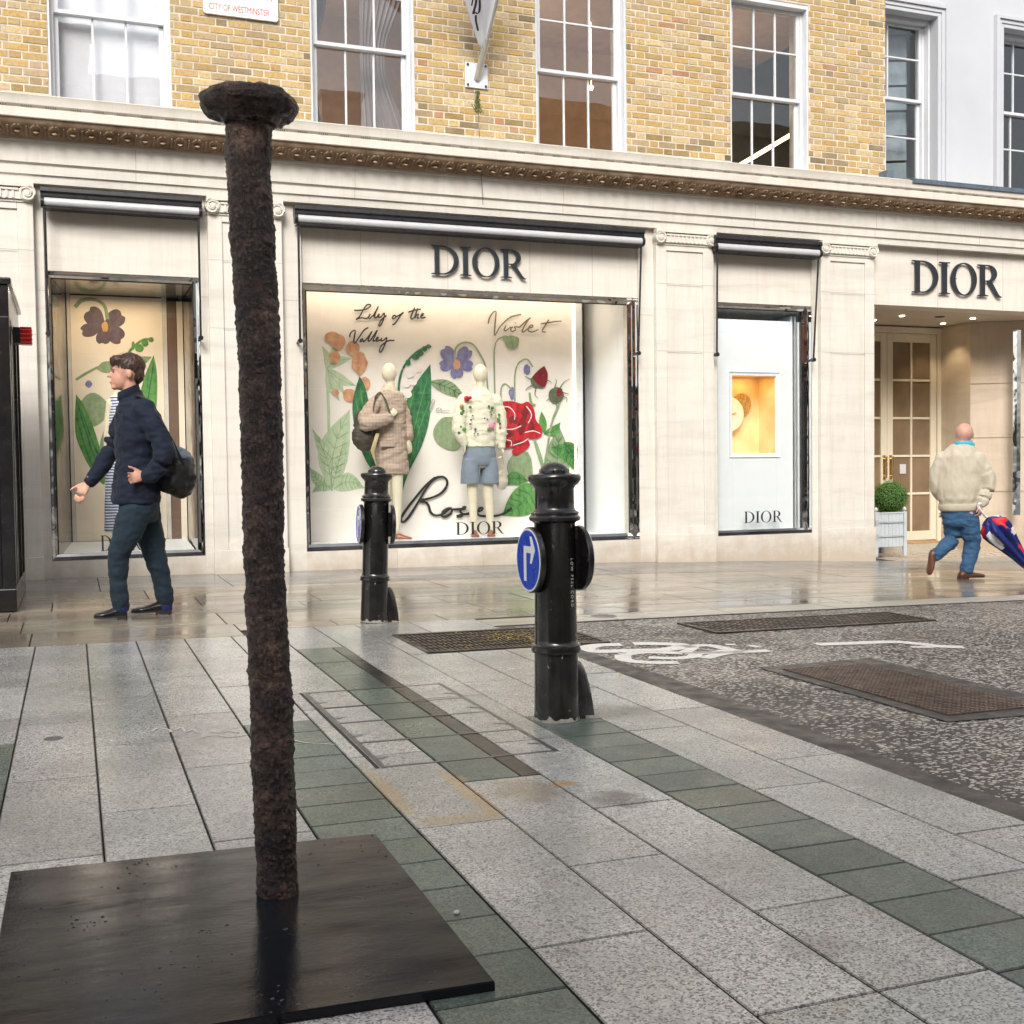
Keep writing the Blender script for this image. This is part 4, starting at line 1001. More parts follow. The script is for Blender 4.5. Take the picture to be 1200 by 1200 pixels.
b = MB(); b.tube([(cxn - .06, yb_ - .125, czn - .02), (cxn + .07, yb_ - .125, czn + .02)], .006, 6); b.build('dial_hand', GOLD, bd3)
area('niche_light', ((nx0 + nx1) / 2, YD + .2, nz1 + .01), (0, 0, 0), .4, .25, 2.2, (1, .60, .24))
area('niche_light', ((nx0 + nx1) / 2, YD + .12, nz0 + .03), (R_(180), 0, 0), .4, .1, .5, (1, .85, .7))
b = MB(); b.quad((x1 + .004, YD, -.80), (8.25, 11.63, -.80), (8.25, 11.63, 1.85), (x1 + .004, YD, 1.85)); xm = x1 + .02
b.v = []; b.f = []; b.mi = []; b.ti = []; b.quad((8.20, 11.64, -.80), (x1 + .012, 12.25, -.80), (x1 + .012, 12.25, 1.85), (8.20, 11.64, 1.85)); b.build('side_mirror', MIRROR, bd3)
b = MB(); b.box(x1 - .004, x1 + .02, YD + .03, 12.25, -.8, 1.8); b.build('panel_return', WPANEL, bd3)
b = MB(); b.box(6.9, 8.4, 11.64, 12.3, -.85, -.805); b.build('floor', WPANEL, bd3)
b = MB(); b.quad((6.9, 11.64, 1.84), (8.4, 11.64, 1.84), (8.4, 12.3, 1.76), (6.9, 12.3, 1.76)); b.build('ceiling', pm('grey_lid', (.52, .55, .55), .2, .4), bd3)
area('display_and_fill_light', (7.6, 11.655, 1.80), (R_(0), 0, 0), 1.1, .03, .8, (.93, .98, 1))
# ================================================================ ENTRANCE
YE = 13.2
b = MB(); soff = pm('stone_soffit', (.62, .54, .44), .5, var=.04)
b.box(9.0, 13.6, 11.801, 13.6, 1.955, 2.05); b.build('porch_soffit', soff, shop)
b = MB(); zg = gh(10.5, 12.6)
b.box(9.0, 13.6, 11.53, 12.85, -1.6, zg + .03); b.box(9.0, 13.6, 12.85, 13.6, -1.6, zg + .13)
b.build('porch_floor', pm('porch_stone', (.42, .37, .30), .3, var=.1), shop)
b = MB(); b.t = (1, 1, 1)
b.box(9.02, 9.112, 11.86, 13.2, -1.5, 1.95)
b.box(8.98, 9.15, YE + .02, YE + .1, -1.3, 1.95)
b.build('porch_wall', STONE_D, shop)
b = MB()
b.extz([(11.70, 13.5), (11.70, 12.6), (12.30, 12.24), (12.62, 12.02), (12.8, 12.02), (12.8, 13.5)], -1.4, 1.95)
b.m = 1
for z in (-.4, .35, 1.1): b.extz([(11.698, 12.6), (11.702, 12.598), (12.30, 12.238), (12.30, 12.23), (11.698, 12.59)], z, z + .004)
b.build('porch_splay_wall', [STONE_D, pm('hairline_joint', (.3, .25, .2))], shop)
b = MB(); b.extz([(12.95, 11.86), (13.4, 11.5), (13.9, 11.5), (13.9, 13.5), (12.95, 13.5)], -1.4, 1.95); b.build('porch_pier', STONE_D, shop)
b = MB(); mx0 = at(1189.5, 500, 12.1).x; mx1 = at(1196, 500, 12.1).x
b.extz([(mx0, 12.14), (mx0 + .03, 12.10), (mx1, 12.10), (mx1, 12.16)], -.72, 1.80); b.build('mirror_post', MIRROR, shop)
b = MB()
for i, (px, py) in enumerate(((1057, 370), (1140, 373), (1105, 379), (1024, 375))):
    d = at(px, py, 1.0); p = d * (1.955 / d.z)
    if p.y > 13.1: p.y = 13.05
    b = MB(); b.lathe([(.001, -.006), (.030, -.006), (.034, -.001), (.034, .002), (.001, .002)], (p.x, p.y, 1.952), 16); b.build('downlight_lens', emit('downlight_glow', (1, .82, .5), 12), shop, smooth=True)
    l = bpy.data.lights.new('downlight', 'SPOT'); l.energy = 14; l.color = (1, .78, .5); l.spot_size = R_(95); l.spot_blend = .6; l.shadow_soft_size = .04
    lo = bpy.data.objects.new('downlight', l); COL.objects.link(lo); lo.location = (p.x, p.y, 1.93)
d = at(1101, 371, 1.0); p = d * (1.955 / d.z); b = MB(); b.lathe([(.001, -.012), (.05, -.010), (.07, -.002), (.07, .001), (.001, .001)], (p.x, p.y, 1.952), 20); b.build('ceiling_sensor', BLACKM, shop, smooth=True)
DOORP = pm('ivory_door_paint', (.66, .60, .48), .35, var=.03)
DGLASS = pm('dark_door_glass', (.20, .14, .085), .08, spec=.6, var=.25, vs=2)
BRASS = pm('brass', (.62, .42, .16), .25, .9)
dr = thing('double_door', 'ivory double door with brass pull handles in the porch', 'door', (11.0, YE, -1.15))
zd0 = at(1095, 632, YE).z; zd1 = at(1060, 391, YE).z
xr = AX(1103, YE); xm_ = AX(1039.5, YE); wdr = AX(1097, YE) - xm_
b = MB(); b.box(xm_ - wdr - .09, xm_ - wdr - .005, YE - .03, YE + .1, zd0 - .1, zd1 + .09); b.box(xm_ + wdr + .005, xr + .06, YE - .03, YE + .1, zd0 - .1, zd1 + .09); b.box(xm_ - wdr - .005, xm_ + wdr + .005, YE - .03, YE + .1, zd1 + .005, zd1 + .09)
b.build('door_frame', DOORP, dr, bevel=.006)
for sx in (-1, 1):
    xa, xb = (xm_ - wdr, xm_ - .003) if sx < 0 else (xm_ + .003, xm_ + wdr)
    st = .10; b = MB(); y0, y1 = YE, YE + .05
    b.box(xa, xa + st, y0, y1, zd0, zd1); b.box(xb - st, xb, y0, y1, zd0, zd1); b.box(xa + st, xb - st, y0, y1, zd1 - .12, zd1); b.box(xa + st, xb - st, y0, y1, zd0, zd0 + .13)
    zz0, zz1 = zd0 + .13, zd1 - .12; xc = (xa + xb) / 2; b.box(xc - .016, xc + .016, y0 + .008, y1 - .008, zz0, zz1)
    for k in range(1, 5): z = zz0 + (zz1 - zz0) * k / 5; b.box(xa + st, xc - .016, y0 + .008, y1 - .008, z - .016, z + .016); b.box(xc + .016, xb - st, y0 + .008, y1 - .008, z - .016, z + .016)
    lf = b.build('door_leaf', DOORP, dr, bevel=.004)
    b = MB(); b.box(xa + st, xb - st, y0 + .024, y0 + .03, zz0, zz1); b.build('pane', DGLASS, lf)
    hx = xm_ + sx * .055; zh0, zh1 = at(1040, 560, YE).z, at(1040, 535, YE).z
    b = MB(); b.tube([(hx, YE - .06, zh0), (hx, YE - .06, zh1)], [.012, .012], 10); b.box(hx - .02, hx + .02, YE - .012, YE - .001, zh0 - .02, zh1 + .02)
    for z in (zh0 + .03, zh1 - .03): b.tube([(hx, YE - .06, z), (hx, YE - .001, z)], .008, 8)
    b.build('handle', BRASS, lf, smooth=True)
b = MB(); q0 = at(1056, 544, YE - .01); q1 = at(1063, 555, YE - .01); b.box(q0.x, q1.x, YE + .015, YE + .02, q1.z, q0.z); tag(b.build('door_notice', pm('grey_notice', (.55, .55, .55))), 'small grey notice on the glass of the ivory door', 'notice')
b = MB(); b.box(10.35, 11.5, 12.87, 13.15, gh(10.5, 12.6) + .131, gh(10.5, 12.6) + .148); tag(b.build('door_mat', pm('tan_coir', (.42, .24, .10), .9, var=.2, vs=20, bump=.5), bevel=.004), 'tan coir mat on the step of the shop doorway', 'door mat')
# ================================================================ NAIL SCULPTURE
def mk_nail():
    s = NT('rough_cast_iron'); n1 = s.noise(9, 6, .68); n2 = s.noise(60, 6, .75)
    c = s.ramp(s.math('ADD', s.math('MULTIPLY', n1, .6), s.math('MULTIPLY', n2, .4)), [(.40, (.010, .0085, .009)), (.50, (.036, .025, .023)), (.57, (.100, .062, .050)), (.64, (.24, .16, .12))])
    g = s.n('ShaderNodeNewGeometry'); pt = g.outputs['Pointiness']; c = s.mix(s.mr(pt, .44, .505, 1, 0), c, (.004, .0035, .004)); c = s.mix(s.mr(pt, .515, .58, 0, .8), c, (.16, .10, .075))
    s.set(c, s.mr(n2, .35, .65, .2, .5), .05, .4); s.bump(s.math('ADD', s.math('MULTIPLY', s.noise(38, 6, .75), .8), s.math('MULTIPLY', s.noise(130, 4, .75), .6)), 1.0, .010); return s.m
NAILM = mk_nail()
def mk_plate():
    s = NT('wet_black_steel'); n1 = s.noise(2.2, 5, .6); n2 = s.noise(6, 5, .65, s.co((.6, 2.5, 1)))
    c = s.ramp(n1, [(.3, (.006, .007, .010)), (.55, (.010, .012, .016)), (.72, (.024, .019, .013))])
    s.set(c, s.mr(n2, .42, .58, .02, .15), 0, s.mr(s.noise(3.4, 6, .7, s.co((.6, 2.2, 1))), .36, .64, .36, .08))
    s.bump(s.math('ADD', s.math('MULTIPLY', s.noise(30, 4, .6, s.co((.7, 2.2, 1))), .6), s.math('MULTIPLY', s.noise(130, 4, .7), .4)), .15, .005); return s.m
PLATE = mk_plate()
nl = thing('nail_sculpture', 'tall rough dark iron nail standing on a wet black steel plate', 'sculpture', (.42, 2.65, gh(.42, 2.65)))
zp = gh(.29, 2.55)
A_, B_, C_ = Vector((-.165, 3.023)), Vector((.742, 2.990)), Vector((.734, 2.033)); D_ = A_ + (C_ - B_)
def tri(q, z): return [(p.x, p.y, gh(p.x, p.y) + z) for p in q]
b = MB(); cn = [A_, B_, C_, D_]; ce = sum(cn, Vector((0, 0))) / 4
ins = [p + (ce - p) * .004 for p in cn]
b.rings([tri(cn, .002), tri(cn, .018), tri(ins, .021)]); b.build('base_plate', PLATE, nl)
BEAD = NT('water_bead'); BEAD.set((.02, .022, .025), .02, 0, .9); BEAD = BEAD.m
b = MB()
for k in range(420):
    u, v = random.random(), random.random()
    if noise.noise(Vector((u * 4, v * 6, 1.7))) < -.02: continue
    p_ = A_ + (B_ - A_) * (.01 + .98 * u) + (D_ - A_) * (.01 + .98 * v)
    if (p_ - Vector((.42, 2.65))).length < .08: continue
    r_ = random.choice((.0015, .002, .0025, .0038)); b.ell((p_.x, p_.y, gh(p_.x, p_.y) + .0212), (r_ * random.uniform(.9, 1.6), r_, r_ * .45), 8, 5)
b.build('water_beads', BEAD, nl, smooth=True)['kind'] = 'stuff'
prof = [(106, 0), (150, 262, 322), (175, 263, 320), (200, 264, 319), (250, 266.5, 322), (300, 268.5, 325), (350, 272.5, 328), (400, 275, 329.5), (450, 278, 331), (500, 280.5, 332), (600, 283, 334), (700, 286.5, 337.5), (800, 290, 343), (900, 293.5, 346.5), (1000, 298, 349.5), (1048, 300, 351)]
YN = 2.65
rs = []; seq = prof[1:]
def ip_(y):
    for a_, b_ in zip(seq[:-1], seq[1:]):
        if a_[0] <= y <= b_[0]:
            t = (y - a_[0]) / (b_[0] - a_[0]); return a_[1] + (b_[1] - a_[1]) * t, a_[2] + (b_[2] - a_[2]) * t
    return seq[-1][1:]
NA, NRW = 120, 460
for i in range(NRW + 1):
    y = 150 + (1049 - 150) * i / NRW; l, r = ip_(y); c = at((l + r) / 2, y, YN)
    rad = (at(r, y, YN) - at(l, y, YN)).length / 2 * .95; ring = []
    zz = c.z
    for j in range(NA):
        t = 2 * math.pi * j / NA; dx, dy = math.cos(t), math.sin(t)
        p = Vector((c.x + dx * .055, dy * .055, zz))
        n1 = noise.noise(p * 16) * .0035 + noise.noise(p * 7.3) * .0025 + noise.noise(Vector((p.x * 44, p.y * 44, p.z * 60))) * .0030 + abs(noise.noise(Vector((p.x * 75, p.y * 75, p.z * 100)))) * .0055 - .0015 + noise.noise(Vector((0, 0, zz * 11))) * .0022
        rr_ = rad + n1 - .001; ring.append((c.x + dx * rr_, YN + dy * rr_, zz))
    rs.append(ring)
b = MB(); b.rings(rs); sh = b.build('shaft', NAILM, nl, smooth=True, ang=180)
# head: lumpy hammered disc
b = MB(); hc = at(292, 128, YN); rs = []
HP = [(.001, -.028), (.05, -.030), (.062, -.036), (.075, -.024), (.100, -.018), (.113, -.006), (.117, .006), (.112, .020), (.095, .030), (.06, .038), (.03, .042), (.001, .042)]
HPd = []
for (r0, z0), (r1, z1) in zip(HP[:-1], HP[1:]):
    for k in range(6): HPd.append((r0 + (r1 - r0) * k / 6, z0 + (z1 - z0) * k / 6))
HPd.append(HP[-1])
for r, z in HPd:
    ring = []
    for j in range(160):
        t = 2 * math.pi * j / 160; p = Vector((r * math.cos(t), r * math.sin(t), z))
        k = 1 + .055 * noise.noise(Vector((math.cos(t) * 1.6, math.sin(t) * 1.6, 3.1))) + .05 * noise.noise(Vector((math.cos(t) * 4, math.sin(t) * 4, z * 30)))
        dz = noise.noise(p * 28) * .007 + noise.noise(p * 75) * .0035 - p.x * .035
        q = p * 1.0; ring.append((hc.x + q.x * k, YN + q.y * k, hc.z + z + dz + .003))
    rs.append(ring)
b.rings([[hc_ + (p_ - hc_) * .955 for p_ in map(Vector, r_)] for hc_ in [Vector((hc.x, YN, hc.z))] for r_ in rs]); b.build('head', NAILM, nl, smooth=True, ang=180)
# ================================================================ BOLLARDS
def mk_bol():
    s = NT('glossy_black_paint'); c = s.ramp(s.noise(14, 5, .7), [(.35, (.006, .006, .0065)), (.7, (.016, .0155, .015))])
    sc_ = s.math('GREATER_THAN', s.noise(30, 6, .75, s.co((1, 1, .5))), .665); c = s.mix(sc_, c, (.35, .34, .32))
    s.set(c, s.mr(s.noise(8, 4), .3, .7, .16, .34), 0, .6, .4); s.bump(s.noise(25, 4, .6), .15, .003); return s.m
BOLM = mk_bol()
BLUE = pm('sign_blue', (.006, .055, .50), .3, var=.06); SWHITE = pm('sign_white', (.80, .81, .82), .35, var=.03)
WORN = pm('worn_primer', (.33, .31, .28), .7, var=.4, vs=30)
def make_bollard(x, y, label_):
    z = gh(x, y) - .004; h = 1.035
    r = thing('bollard', label_, 'bollard', (x, y, z), 'black bollards with round signs')
    pr = [(.001, 0), (.086, 0), (.085, .02), (.082, .26), (.081, .275), (.092, .280), (.094, .290), (.089, .300), (.092, .308), (.083, .314), (.080, .33), (.078, .60), (.077, .795), (.084, .803), (.095, .808), (.097, .820), (.088, .830), (.092, .838), (.078, .850), (.075, .86), (.074, .935), (.080, .945), (.090, .955), (.099, .968), (.101, .980), (.095, .990), (.062, .994), (.058, .998)]
    pr = [(r_ * 1.07 if r_ > .01 else r_, h_) for r_, h_ in pr]; b = MB(); b.lathe(pr + [(.001, .998)], (x, y, z), 40); b.build('post', BOLM, r, smooth=True, ang=50)
    b = MB(); dm = [(.060, .994)] + [(.060 * math.cos(t * math.pi / 16), .998 + .042 * math.sin(t * math.pi / 16)) for t in range(1, 8)] + [(.001, 1.041)]
    b.lathe(dm, (x, y, z), 32)
    for k in range(8):
        t = k * math.pi / 4 + .3; b.ell((x + .052 * math.cos(t), y + .052 * math.sin(t), z + 1.004), (.010, .010, .012), 8, 6)
    b.build('dome_cap', BOLM, r, smooth=True, ang=60)
    b = MB()      # band of bare scuffed metal at the foot
    ring0, ring1 = [], []
    for j in range(60):
        t = 2 * math.pi * j / 60; hh = .016 + .030 * noise.noise(Vector((math.cos(t) * 5, math.sin(t) * 5, x)))
        ring0.append((x + .0931 * math.cos(t), y + .0931 * math.sin(t), z + .006)); ring1.append((x + .0927 * math.cos(t), y + .0927 * math.sin(t), z + .006 + max(.004, hh)))
    b.rings([ring0, ring1], caps=False); b.build('scuffed_foot', WORN, r, smooth=True)
    # curved guard plate behind the foot
    b = MB(); rs = []
    for k in range(11):
        t = k / 10; zz = z + .235 * t; hw = .075 * math.sqrt(max(.02, 1 - t ** 3)) * (1 - .25 * t); ring = []
        xo = x + .112 - .022 * t
        for j in range(9):
            u = (j / 8 - .5) * 2; ring.append((xo + .016 * (1 - u * u) + .018 * (1 - t) ** 5, y + .03 + hw * u, zz))
        for j in range(9):
            u = (.5 - j / 8) * 2; ring.append((xo + .016 * (1 - u * u) - .008 + .018 * (1 - t) ** 5, y + .03 + hw * u, zz))
        rs.append(ring)
    b = MB(); rs = []
    for k in range(13):
        t = k / 12; zz = z + .238 * math.sin(t * math.pi / 2); xr_ = x + .088 + .078 * math.cos(t * math.pi / 2) ** .7 * (1 - .25 * math.sin(t * math.pi / 2)); ring = []
        for sgn in (1, -1):
            for j in (range(7) if sgn > 0 else range(6, -1, -1)):
                u = j / 6; ring.append((x + .070 + (xr_ - x - .070) * u, y - .035 + .035 * u * u - .0045 * sgn + .02 * t, zz))
        rs.append(ring)
    b.rings(rs); b.build('guard_plate', BOLM, r, smooth=True, ang=50)
    b = MB(); b.rings([[(x + .08, y - .02, z + .002), (x + .17, y - .05, z + .002), (x + .17, y + .10, z + .002), (x + .08, y + .08, z + .002)], [(x + .08, y - .02, z + .02), (x + .17, y - .05, z + .006), (x + .17, y + .10, z + .006), (x + .08, y + .08, z + .02)]]); b.build('guard_foot', WORN, r)
    for sx in (-1, 1):
        zs = z + .652
        b = MB(); R0 = .132; xo = x + sx * .103
        b.lathe([(.001, -.012 * sx), (R0 - .004, -.012 * sx), (R0, -.008 * sx), (R0, .008 * sx), (R0 - .006, .012 * sx), (.001, .012 * sx)], (xo, y, zs), 48, 'X')
        pl = b.build('round_sign', BOLM, r, smooth=True, ang=40)
        b = MB(); b.box(min(x + sx * .05, xo), max(x + sx * .05, xo), y - .025, y + .025, zs - .08, zs + .08); b.build('bracket', BOLM, pl)
        b = MB(); b.lathe([(.001, sx * .0125), (R0 - .006, sx * .0125), (R0 - .006, sx * .0138), (.001, sx * .0138)], (xo, y, zs), 48, 'X'); b.build('white_rim', SWHITE, pl, smooth=True, ang=40)
        b = MB(); b.lathe([(.001, sx * .0140), (R0 - .014, sx * .0140), (R0 - .014, sx * .0148), (.001, sx * .0148)], (xo, y, zs), 48, 'X'); b.build('blue_face', BLUE, pl, smooth=True, ang=40)
        # bent arrow: up then turning; drawn in the face plane (u to the viewer's right, v up)
        def UV(u, v): return (y - sx * -1 * u * 1, zs + v)
        s_ = -1 if sx > 0 else 1
        def face(pts):
            ring = [[(xo + sx * d_, y - u * (1 if sx < 0 else -1), zs + v) for u, v in pts] for d_ in (.0150, .0158)]
            b.rings(ring)
        b = MB(); face([(-.042, -.085), (-.016, -.085), (-.016, .012), (-.016, .026), (-.042, .040)][:4] + [(-.016, .028), (-.042, .054)])
        face([(-.0425, .055), (-.016, .029), (.022, .029), (.022, .055)])
        face([(.0225, -.012), (.042, -.012), (.078, .042), (.042, .096), (.0225, .096), (.036, .056), (.0225, .0558), (.0225, .0285), (.036, .0283)])
        b.build('arrow', SWHITE, pl)
    return r
bol = make_bollard(1.802, 4.213, 'near black cast bollard beside the road edge with round blue turn sign')
b2 = copy_tree(bol); b2.location = (1.852, 7.40, gh(1.852, 7.40) - .004); b2.rotation_euler = (0, R_(2.0), R_(-6)); b2['label'] = 'farther black cast bollard standing before the left mannequin of the wide window'
cu = bpy.data.curves.new('t', 'FONT'); cu.body = 'LOW PEEL CORD'; cu.size = .018; cu.space_character = 1.5; cu.extrude = .0004
me = to_mesh(cu, [pm('worn_white_print', (.5, .5, .5))], Matrix.Translation((1.802 + .034, 4.213 - .0785, gh(1.83, 4.21) + .655)) @ Matrix.Rotation(R_(18), 4, 'Z') @ Matrix.Rotation(R_(90), 4, 'Y') @ Matrix.Rotation(R_(90), 4, 'X'))
finish('worn_lettering', me, bol)
# ================================================================ KIOSK
ks = thing('street_kiosk', 'tall glossy black telephone kiosk cut by the left edge of the picture', 'kiosk', (-1.0, 9.4, gh(-1, 9.4)))
kx1, ky0 = -.385, 8.80; kx0, ky1 = -1.62, 10.45; kz0, kz1 = gh(-1, 9.4) + .002, 1.335
KB = pm('kiosk_black', (.012, .012, .013), .22, 0, var=.3, spec=.6, coat=.3)
b = MB(); b.box(kx0, kx1, ky0, ky1, kz0, kz0 + .16); b.box(kx0, kx1, ky0, ky1, kz1 - .22, kz1)
for (a_, c_) in ((kx0, ky0), (kx1 - .09, ky0), (kx0, ky1 - .09), (kx1 - .09, ky1 - .09)): b.box(a_, a_ + .09, c_, c_ + .09, kz0 + .16, kz1 - .22)
b.box(kx0 + .09, kx1 - .09, ky0 + .03, ky0 + .05, kz0 + .16, kz1 - .22); b.box(kx0 + .02, kx0 + .04, ky0 + .09, ky1 - .09, kz0 + .16, kz1 - .22)
b.build('frame', KB, ks, bevel=.008)
b = MB(); b.box(kx1 - .045, kx1 - .025, ky0 + .09, ky1 - .09, kz0 + .16, kz1 - .22); b.build('side_glass', pm('grey_kiosk_glass', (.36, .37, .36), .15, var=.25, vs=1.5), ks)
b = MB(); b.box(kx1 - .03, kx1 - .004, ky0 + .30, ky0 + .34, kz0 + .16, kz1 - .22); b.box(kx1 - .03, kx1 - .004, ky0 + 1.12, ky0 + 1.16, kz0 + .16, kz1 - .22); b.build('mullion', KB, ks)
b = MB(); b.box(kx1 - .024, kx1 - .018, ky0 + .10, ky0 + .29, .05, .66); b.build('red_poster', pm('red_poster', (.45, .03, .03), .4), ks)
b = MB(); b.box(kx0 - .03, kx1 + .02, ky0 - .02, ky1 + .03, kz1 + .001, kz1 + .05); b.build('roof', KB, ks, bevel=.012)
b = MB(); b.box(kx1 + .002, kx1 + .05, ky0 + .50, ky0 + .62, .98, 1.10); b.build('lamp_base', BLACKM, ks)
b = MB(); b.box(kx1 + .051, kx1 + .13, ky0 + .51, ky0 + .61, .975, 1.105)
for k in range(4): b.box(kx1 + .049, kx1 + .134, ky0 + .505, ky0 + .615, .985 + k * .031, .992 + k * .031)
b.build('red_lamp', pm('red_lens', (.55, .01, .01), .2, spec=.6), ks, bevel=.006)
b = MB()
for k in range(4):
    x_ = kx0 + .2 + k * .26; b.box(x_, x_ + .012, ky0 + .018, ky0 + .032, kz0 + .2, kz1 - .26)
b.build('panel_ribs', KB, ks)
# ================================================================ PLANTER
pl = thing('planter', 'pale grey wooden box planter with round finials left of the shop door', 'planter', (AX(1044, 12.0), 12.2, gh(10.2, 12.2)))
px0, px1 = AX(1026, 12.0), AX(1063, 12.0); zpb = gh(10, 12.1) + .034; zpt = at(1045, 600, 12.0).z; py1 = 12.0 + (px1 - px0)
PLM = pm('pale_blue_grey_paint', (.50, .54, .57), .5, var=.06)
for a_ in (px0, px1 - .045):
    for c_ in (12.0, py1 - .045):
        b = MB(); b.box(a_, a_ + .045, c_, c_ + .045, zpb, zpt); b.build('leg', PLM, pl, bevel=.003)
        b = MB(); b.lathe([(.001, 0), (.012, 0), (.010, .008), (.022, .018), (.026, .032), (.022, .048), (.010, .06), (.001, .064)], (a_ + .0225, c_ + .0225, zpt + .001), 16); b.build('finial', PLM, pl, smooth=True)
b = MB(); zz0 = zpb + .12
n = 7
for k in range(n):
    xa = px0 + .046 + (px1 - px0 - .092) * k / n; xb = px0 + .046 + (px1 - px0 - .092) * (k + 1) / n - .004; b.box(xa, xb, 12.015, 12.03, zz0, zpt - .02); b.box(xa, xb, py1 - .03, py1 - .015, zz0, zpt - .02)
for k in range(n):
    ya = 12.046 + (py1 - 12.0 - .092) * k / n; yb = 12.046 + (py1 - 12.0 - .092) * (k + 1) / n - .004; b.box(px0 + .015, px0 + .03, ya, yb, zz0, zpt - .02); b.box(px1 - .03, px1 - .015, ya, yb, zz0, zpt - .02)
b.box(px0 + .045, px1 - .045, 12.006, 12.024, zpt - .021, zpt - .002); b.build('boards', PLM, pl, bevel=.002)
b = MB()
for z in (zpt - .14, zpb + .25): b.box(px0 + .045, px1 - .045, 12.0, 12.014, z, z + .022); b.box(px0 - .003, px0 + .05, 11.994, 12.0, z - .02, z + .042)
b.build('hinge_bars', pm('planter_iron', (.40, .43, .46), .4), pl)
b = MB(); b.box(px0 + .03, px1 - .03, 12.03, py1 - .03, zpt - .08, zpt - .04); b.build('soil', pm('soil', (.03, .02, .015), .95), pl)
tp = thing('box_ball', 'clipped round green box ball growing in the grey planter', 'topiary', ((px0 + px1) / 2, (12.0 + py1) / 2, zpt - .04))
c0 = at(1043, 583, (12.0 + py1) / 2); rr = .23
b = MB(); b.ell(c0, (rr * .86,) * 3, 24, 16); b.build('inner_mass', pm('inner_green', (.010, .028, .006), .9), tp, smooth=True)
LEAF = NT('box_leaf'); LEAF.set(LEAF.mix(1, LEAF.ramp(LEAF.noise(14, 3), [(.3, (.045, .13, .018)), (.7, (.11, .26, .04))]), LEAF.attr(), 'MULTIPLY'), .45); LEAF = LEAF.m
b = MB()
for k in range(6500):
    v = Vector((random.gauss(0, 1), random.gauss(0, 1), random.gauss(0, 1))).normalized(); r_ = rr * (random.uniform(.82, 1.0) if random.random() < .93 else random.uniform(1.0, 1.09)) * (1 + .09 * noise.noise(v * 4))
    p = c0 + v * r_; n_ = (v + Vector((random.uniform(-.7, .7), random.uniform(-.7, .7), random.uniform(-.4, .9)))).normalized(); u = n_.orthogonal().normalized(); u = Matrix.Rotation(random.uniform(0, 6.28), 3, n_) @ u; w_ = n_.cross(u)
    L, W = random.uniform(.007, .011), .0045; g_ = random.uniform(.55, 1.5); b.t = (g_ * random.uniform(.8, 1.3), g_, g_ * .9)
    b.quad(p - u * L, p + w_ * W + n_ * .001, p + u * L, p - w_ * W + n_ * .001)
b.build('foliage', LEAF, tp, recalc=False)
b = MB(); b.tube([(c0.x, c0.y, zpt - .06), (c0.x, c0.y, c0.z - rr * .5)], .015, 8); b.build('stem', pm('bark', (.10, .07, .04), .9), tp)
# ================================================================ FLAG
fl = thing('flag', 'white furled banner on an angled pole bracketed to the brick wall', 'flag', (AX(558, 11.55), 11.55, 3.9))
q = at(558, 89, 11.545); CH = pm('galvanised_pole', (.55, .54, .50), .35, .6)
b = MB(); b.box(q.x - .125, q.x + .125, 11.53, 11.551, q.z - .13, q.z + .13); b.build('wall_plate', pm('white_plate', (.70, .72, .76), .4), fl, bevel=.004)
b = MB()
for sx in (-1, 1):
    for sz in (-1, 1): b.lathe([(.001, -.012), (.013, -.012), (.013, 0), (.001, 0)], (q.x + sx * .10, 11.529, q.z + sz * .105), 8, 'Y')
b.build('bolts', IRON, fl)
base = Vector((q.x, 11.53, q.z - .04)); tip_px = at(592, -38, 10.9); dirv = (tip_px - base).normalized(); L = 2.4
tip = base + dirv * L
b = MB(); b.tube([base, base + dirv * L], .022, 14); b.build('pole', CH, fl, smooth=True, ang=60)
b = MB(); b.tube([base, base + dirv * .42], .034, 14); b.build('pole_socket', CH, fl, smooth=True, ang=60)
FLAGM = pm('white_flag_cloth', (.70, .72, .80), .7, var=.05, vs=4)
b = MB(); rs = []; NU = 15
for k in range(26):
    t = k / 25; s_ = .30 + 1.9 * t; a_ = base + dirv * s_; wdt = .03 + .62 * (s_ - .30) ** .95
    ring = []
    for j in range(NU):
        u = j / (NU - 1); fold = .03 * math.sin(u * 9 + t * 1.5) * min(1, s_)
        ring.append(a_ + Vector((-wdt * u, -.025 + fold * .8 + .03 * u, -.10 * u * wdt)))
    rs.append(ring)
b.rings(rs, caps=False, closed=False); bn = b.build('banner', FLAGM, fl, smooth=True, recalc=False, ang=180)
sm = bn.modifiers.new('thick', 'SOLIDIFY'); sm.thickness = .003
b = MB(); AF = lambda x, y: at(500 + x / 8.571, y / 8.571, base.y - .55)
def flagline(pts, r):
    q_ = []
    for (x, y) in smooth_path([Vector((p[0], p[1], 0)) for p in pts], 5) and [(v.x, v.y) for v in smooth_path([Vector((p[0], p[1], 0)) for p in pts], 5)]:
        px_, py_ = 500 + x / 8.571, y / 8.571
        # find where that sight line meets the banner's mean plane
        d_ = at(px_, py_, 1.0); nrm = Vector((-1, .05, -.1)).cross(dirv).normalized(); t_ = (base + Vector((0, -.05, 0))).dot(nrm) / d_.dot(nrm); p_ = d_ * t_
        q_.append(p_ + Vector((0, -.035, 0)))
    b.tube(q_, r, 6, flat=.35)
flagline([(448, -90), (452, 0), (440, 70)], .008); flagline([(480, -60), (485, 30), (462, 130), (458, 155)], .013); flagline([(515, -60), (522, 60), (515, 130), (495, 150), (478, 135)], .012); flagline([(482, 165), (485, 230), (505, 320)], .011)
b.build('script_letters', INK, fl)
b = MB(); p0 = at(560, 110, 11.54); b.tube([p0, at(563, 190, 11.3), at(566, 240, 11.3)], .003, 5); b.build('hanging_cord', BLACKM, fl)
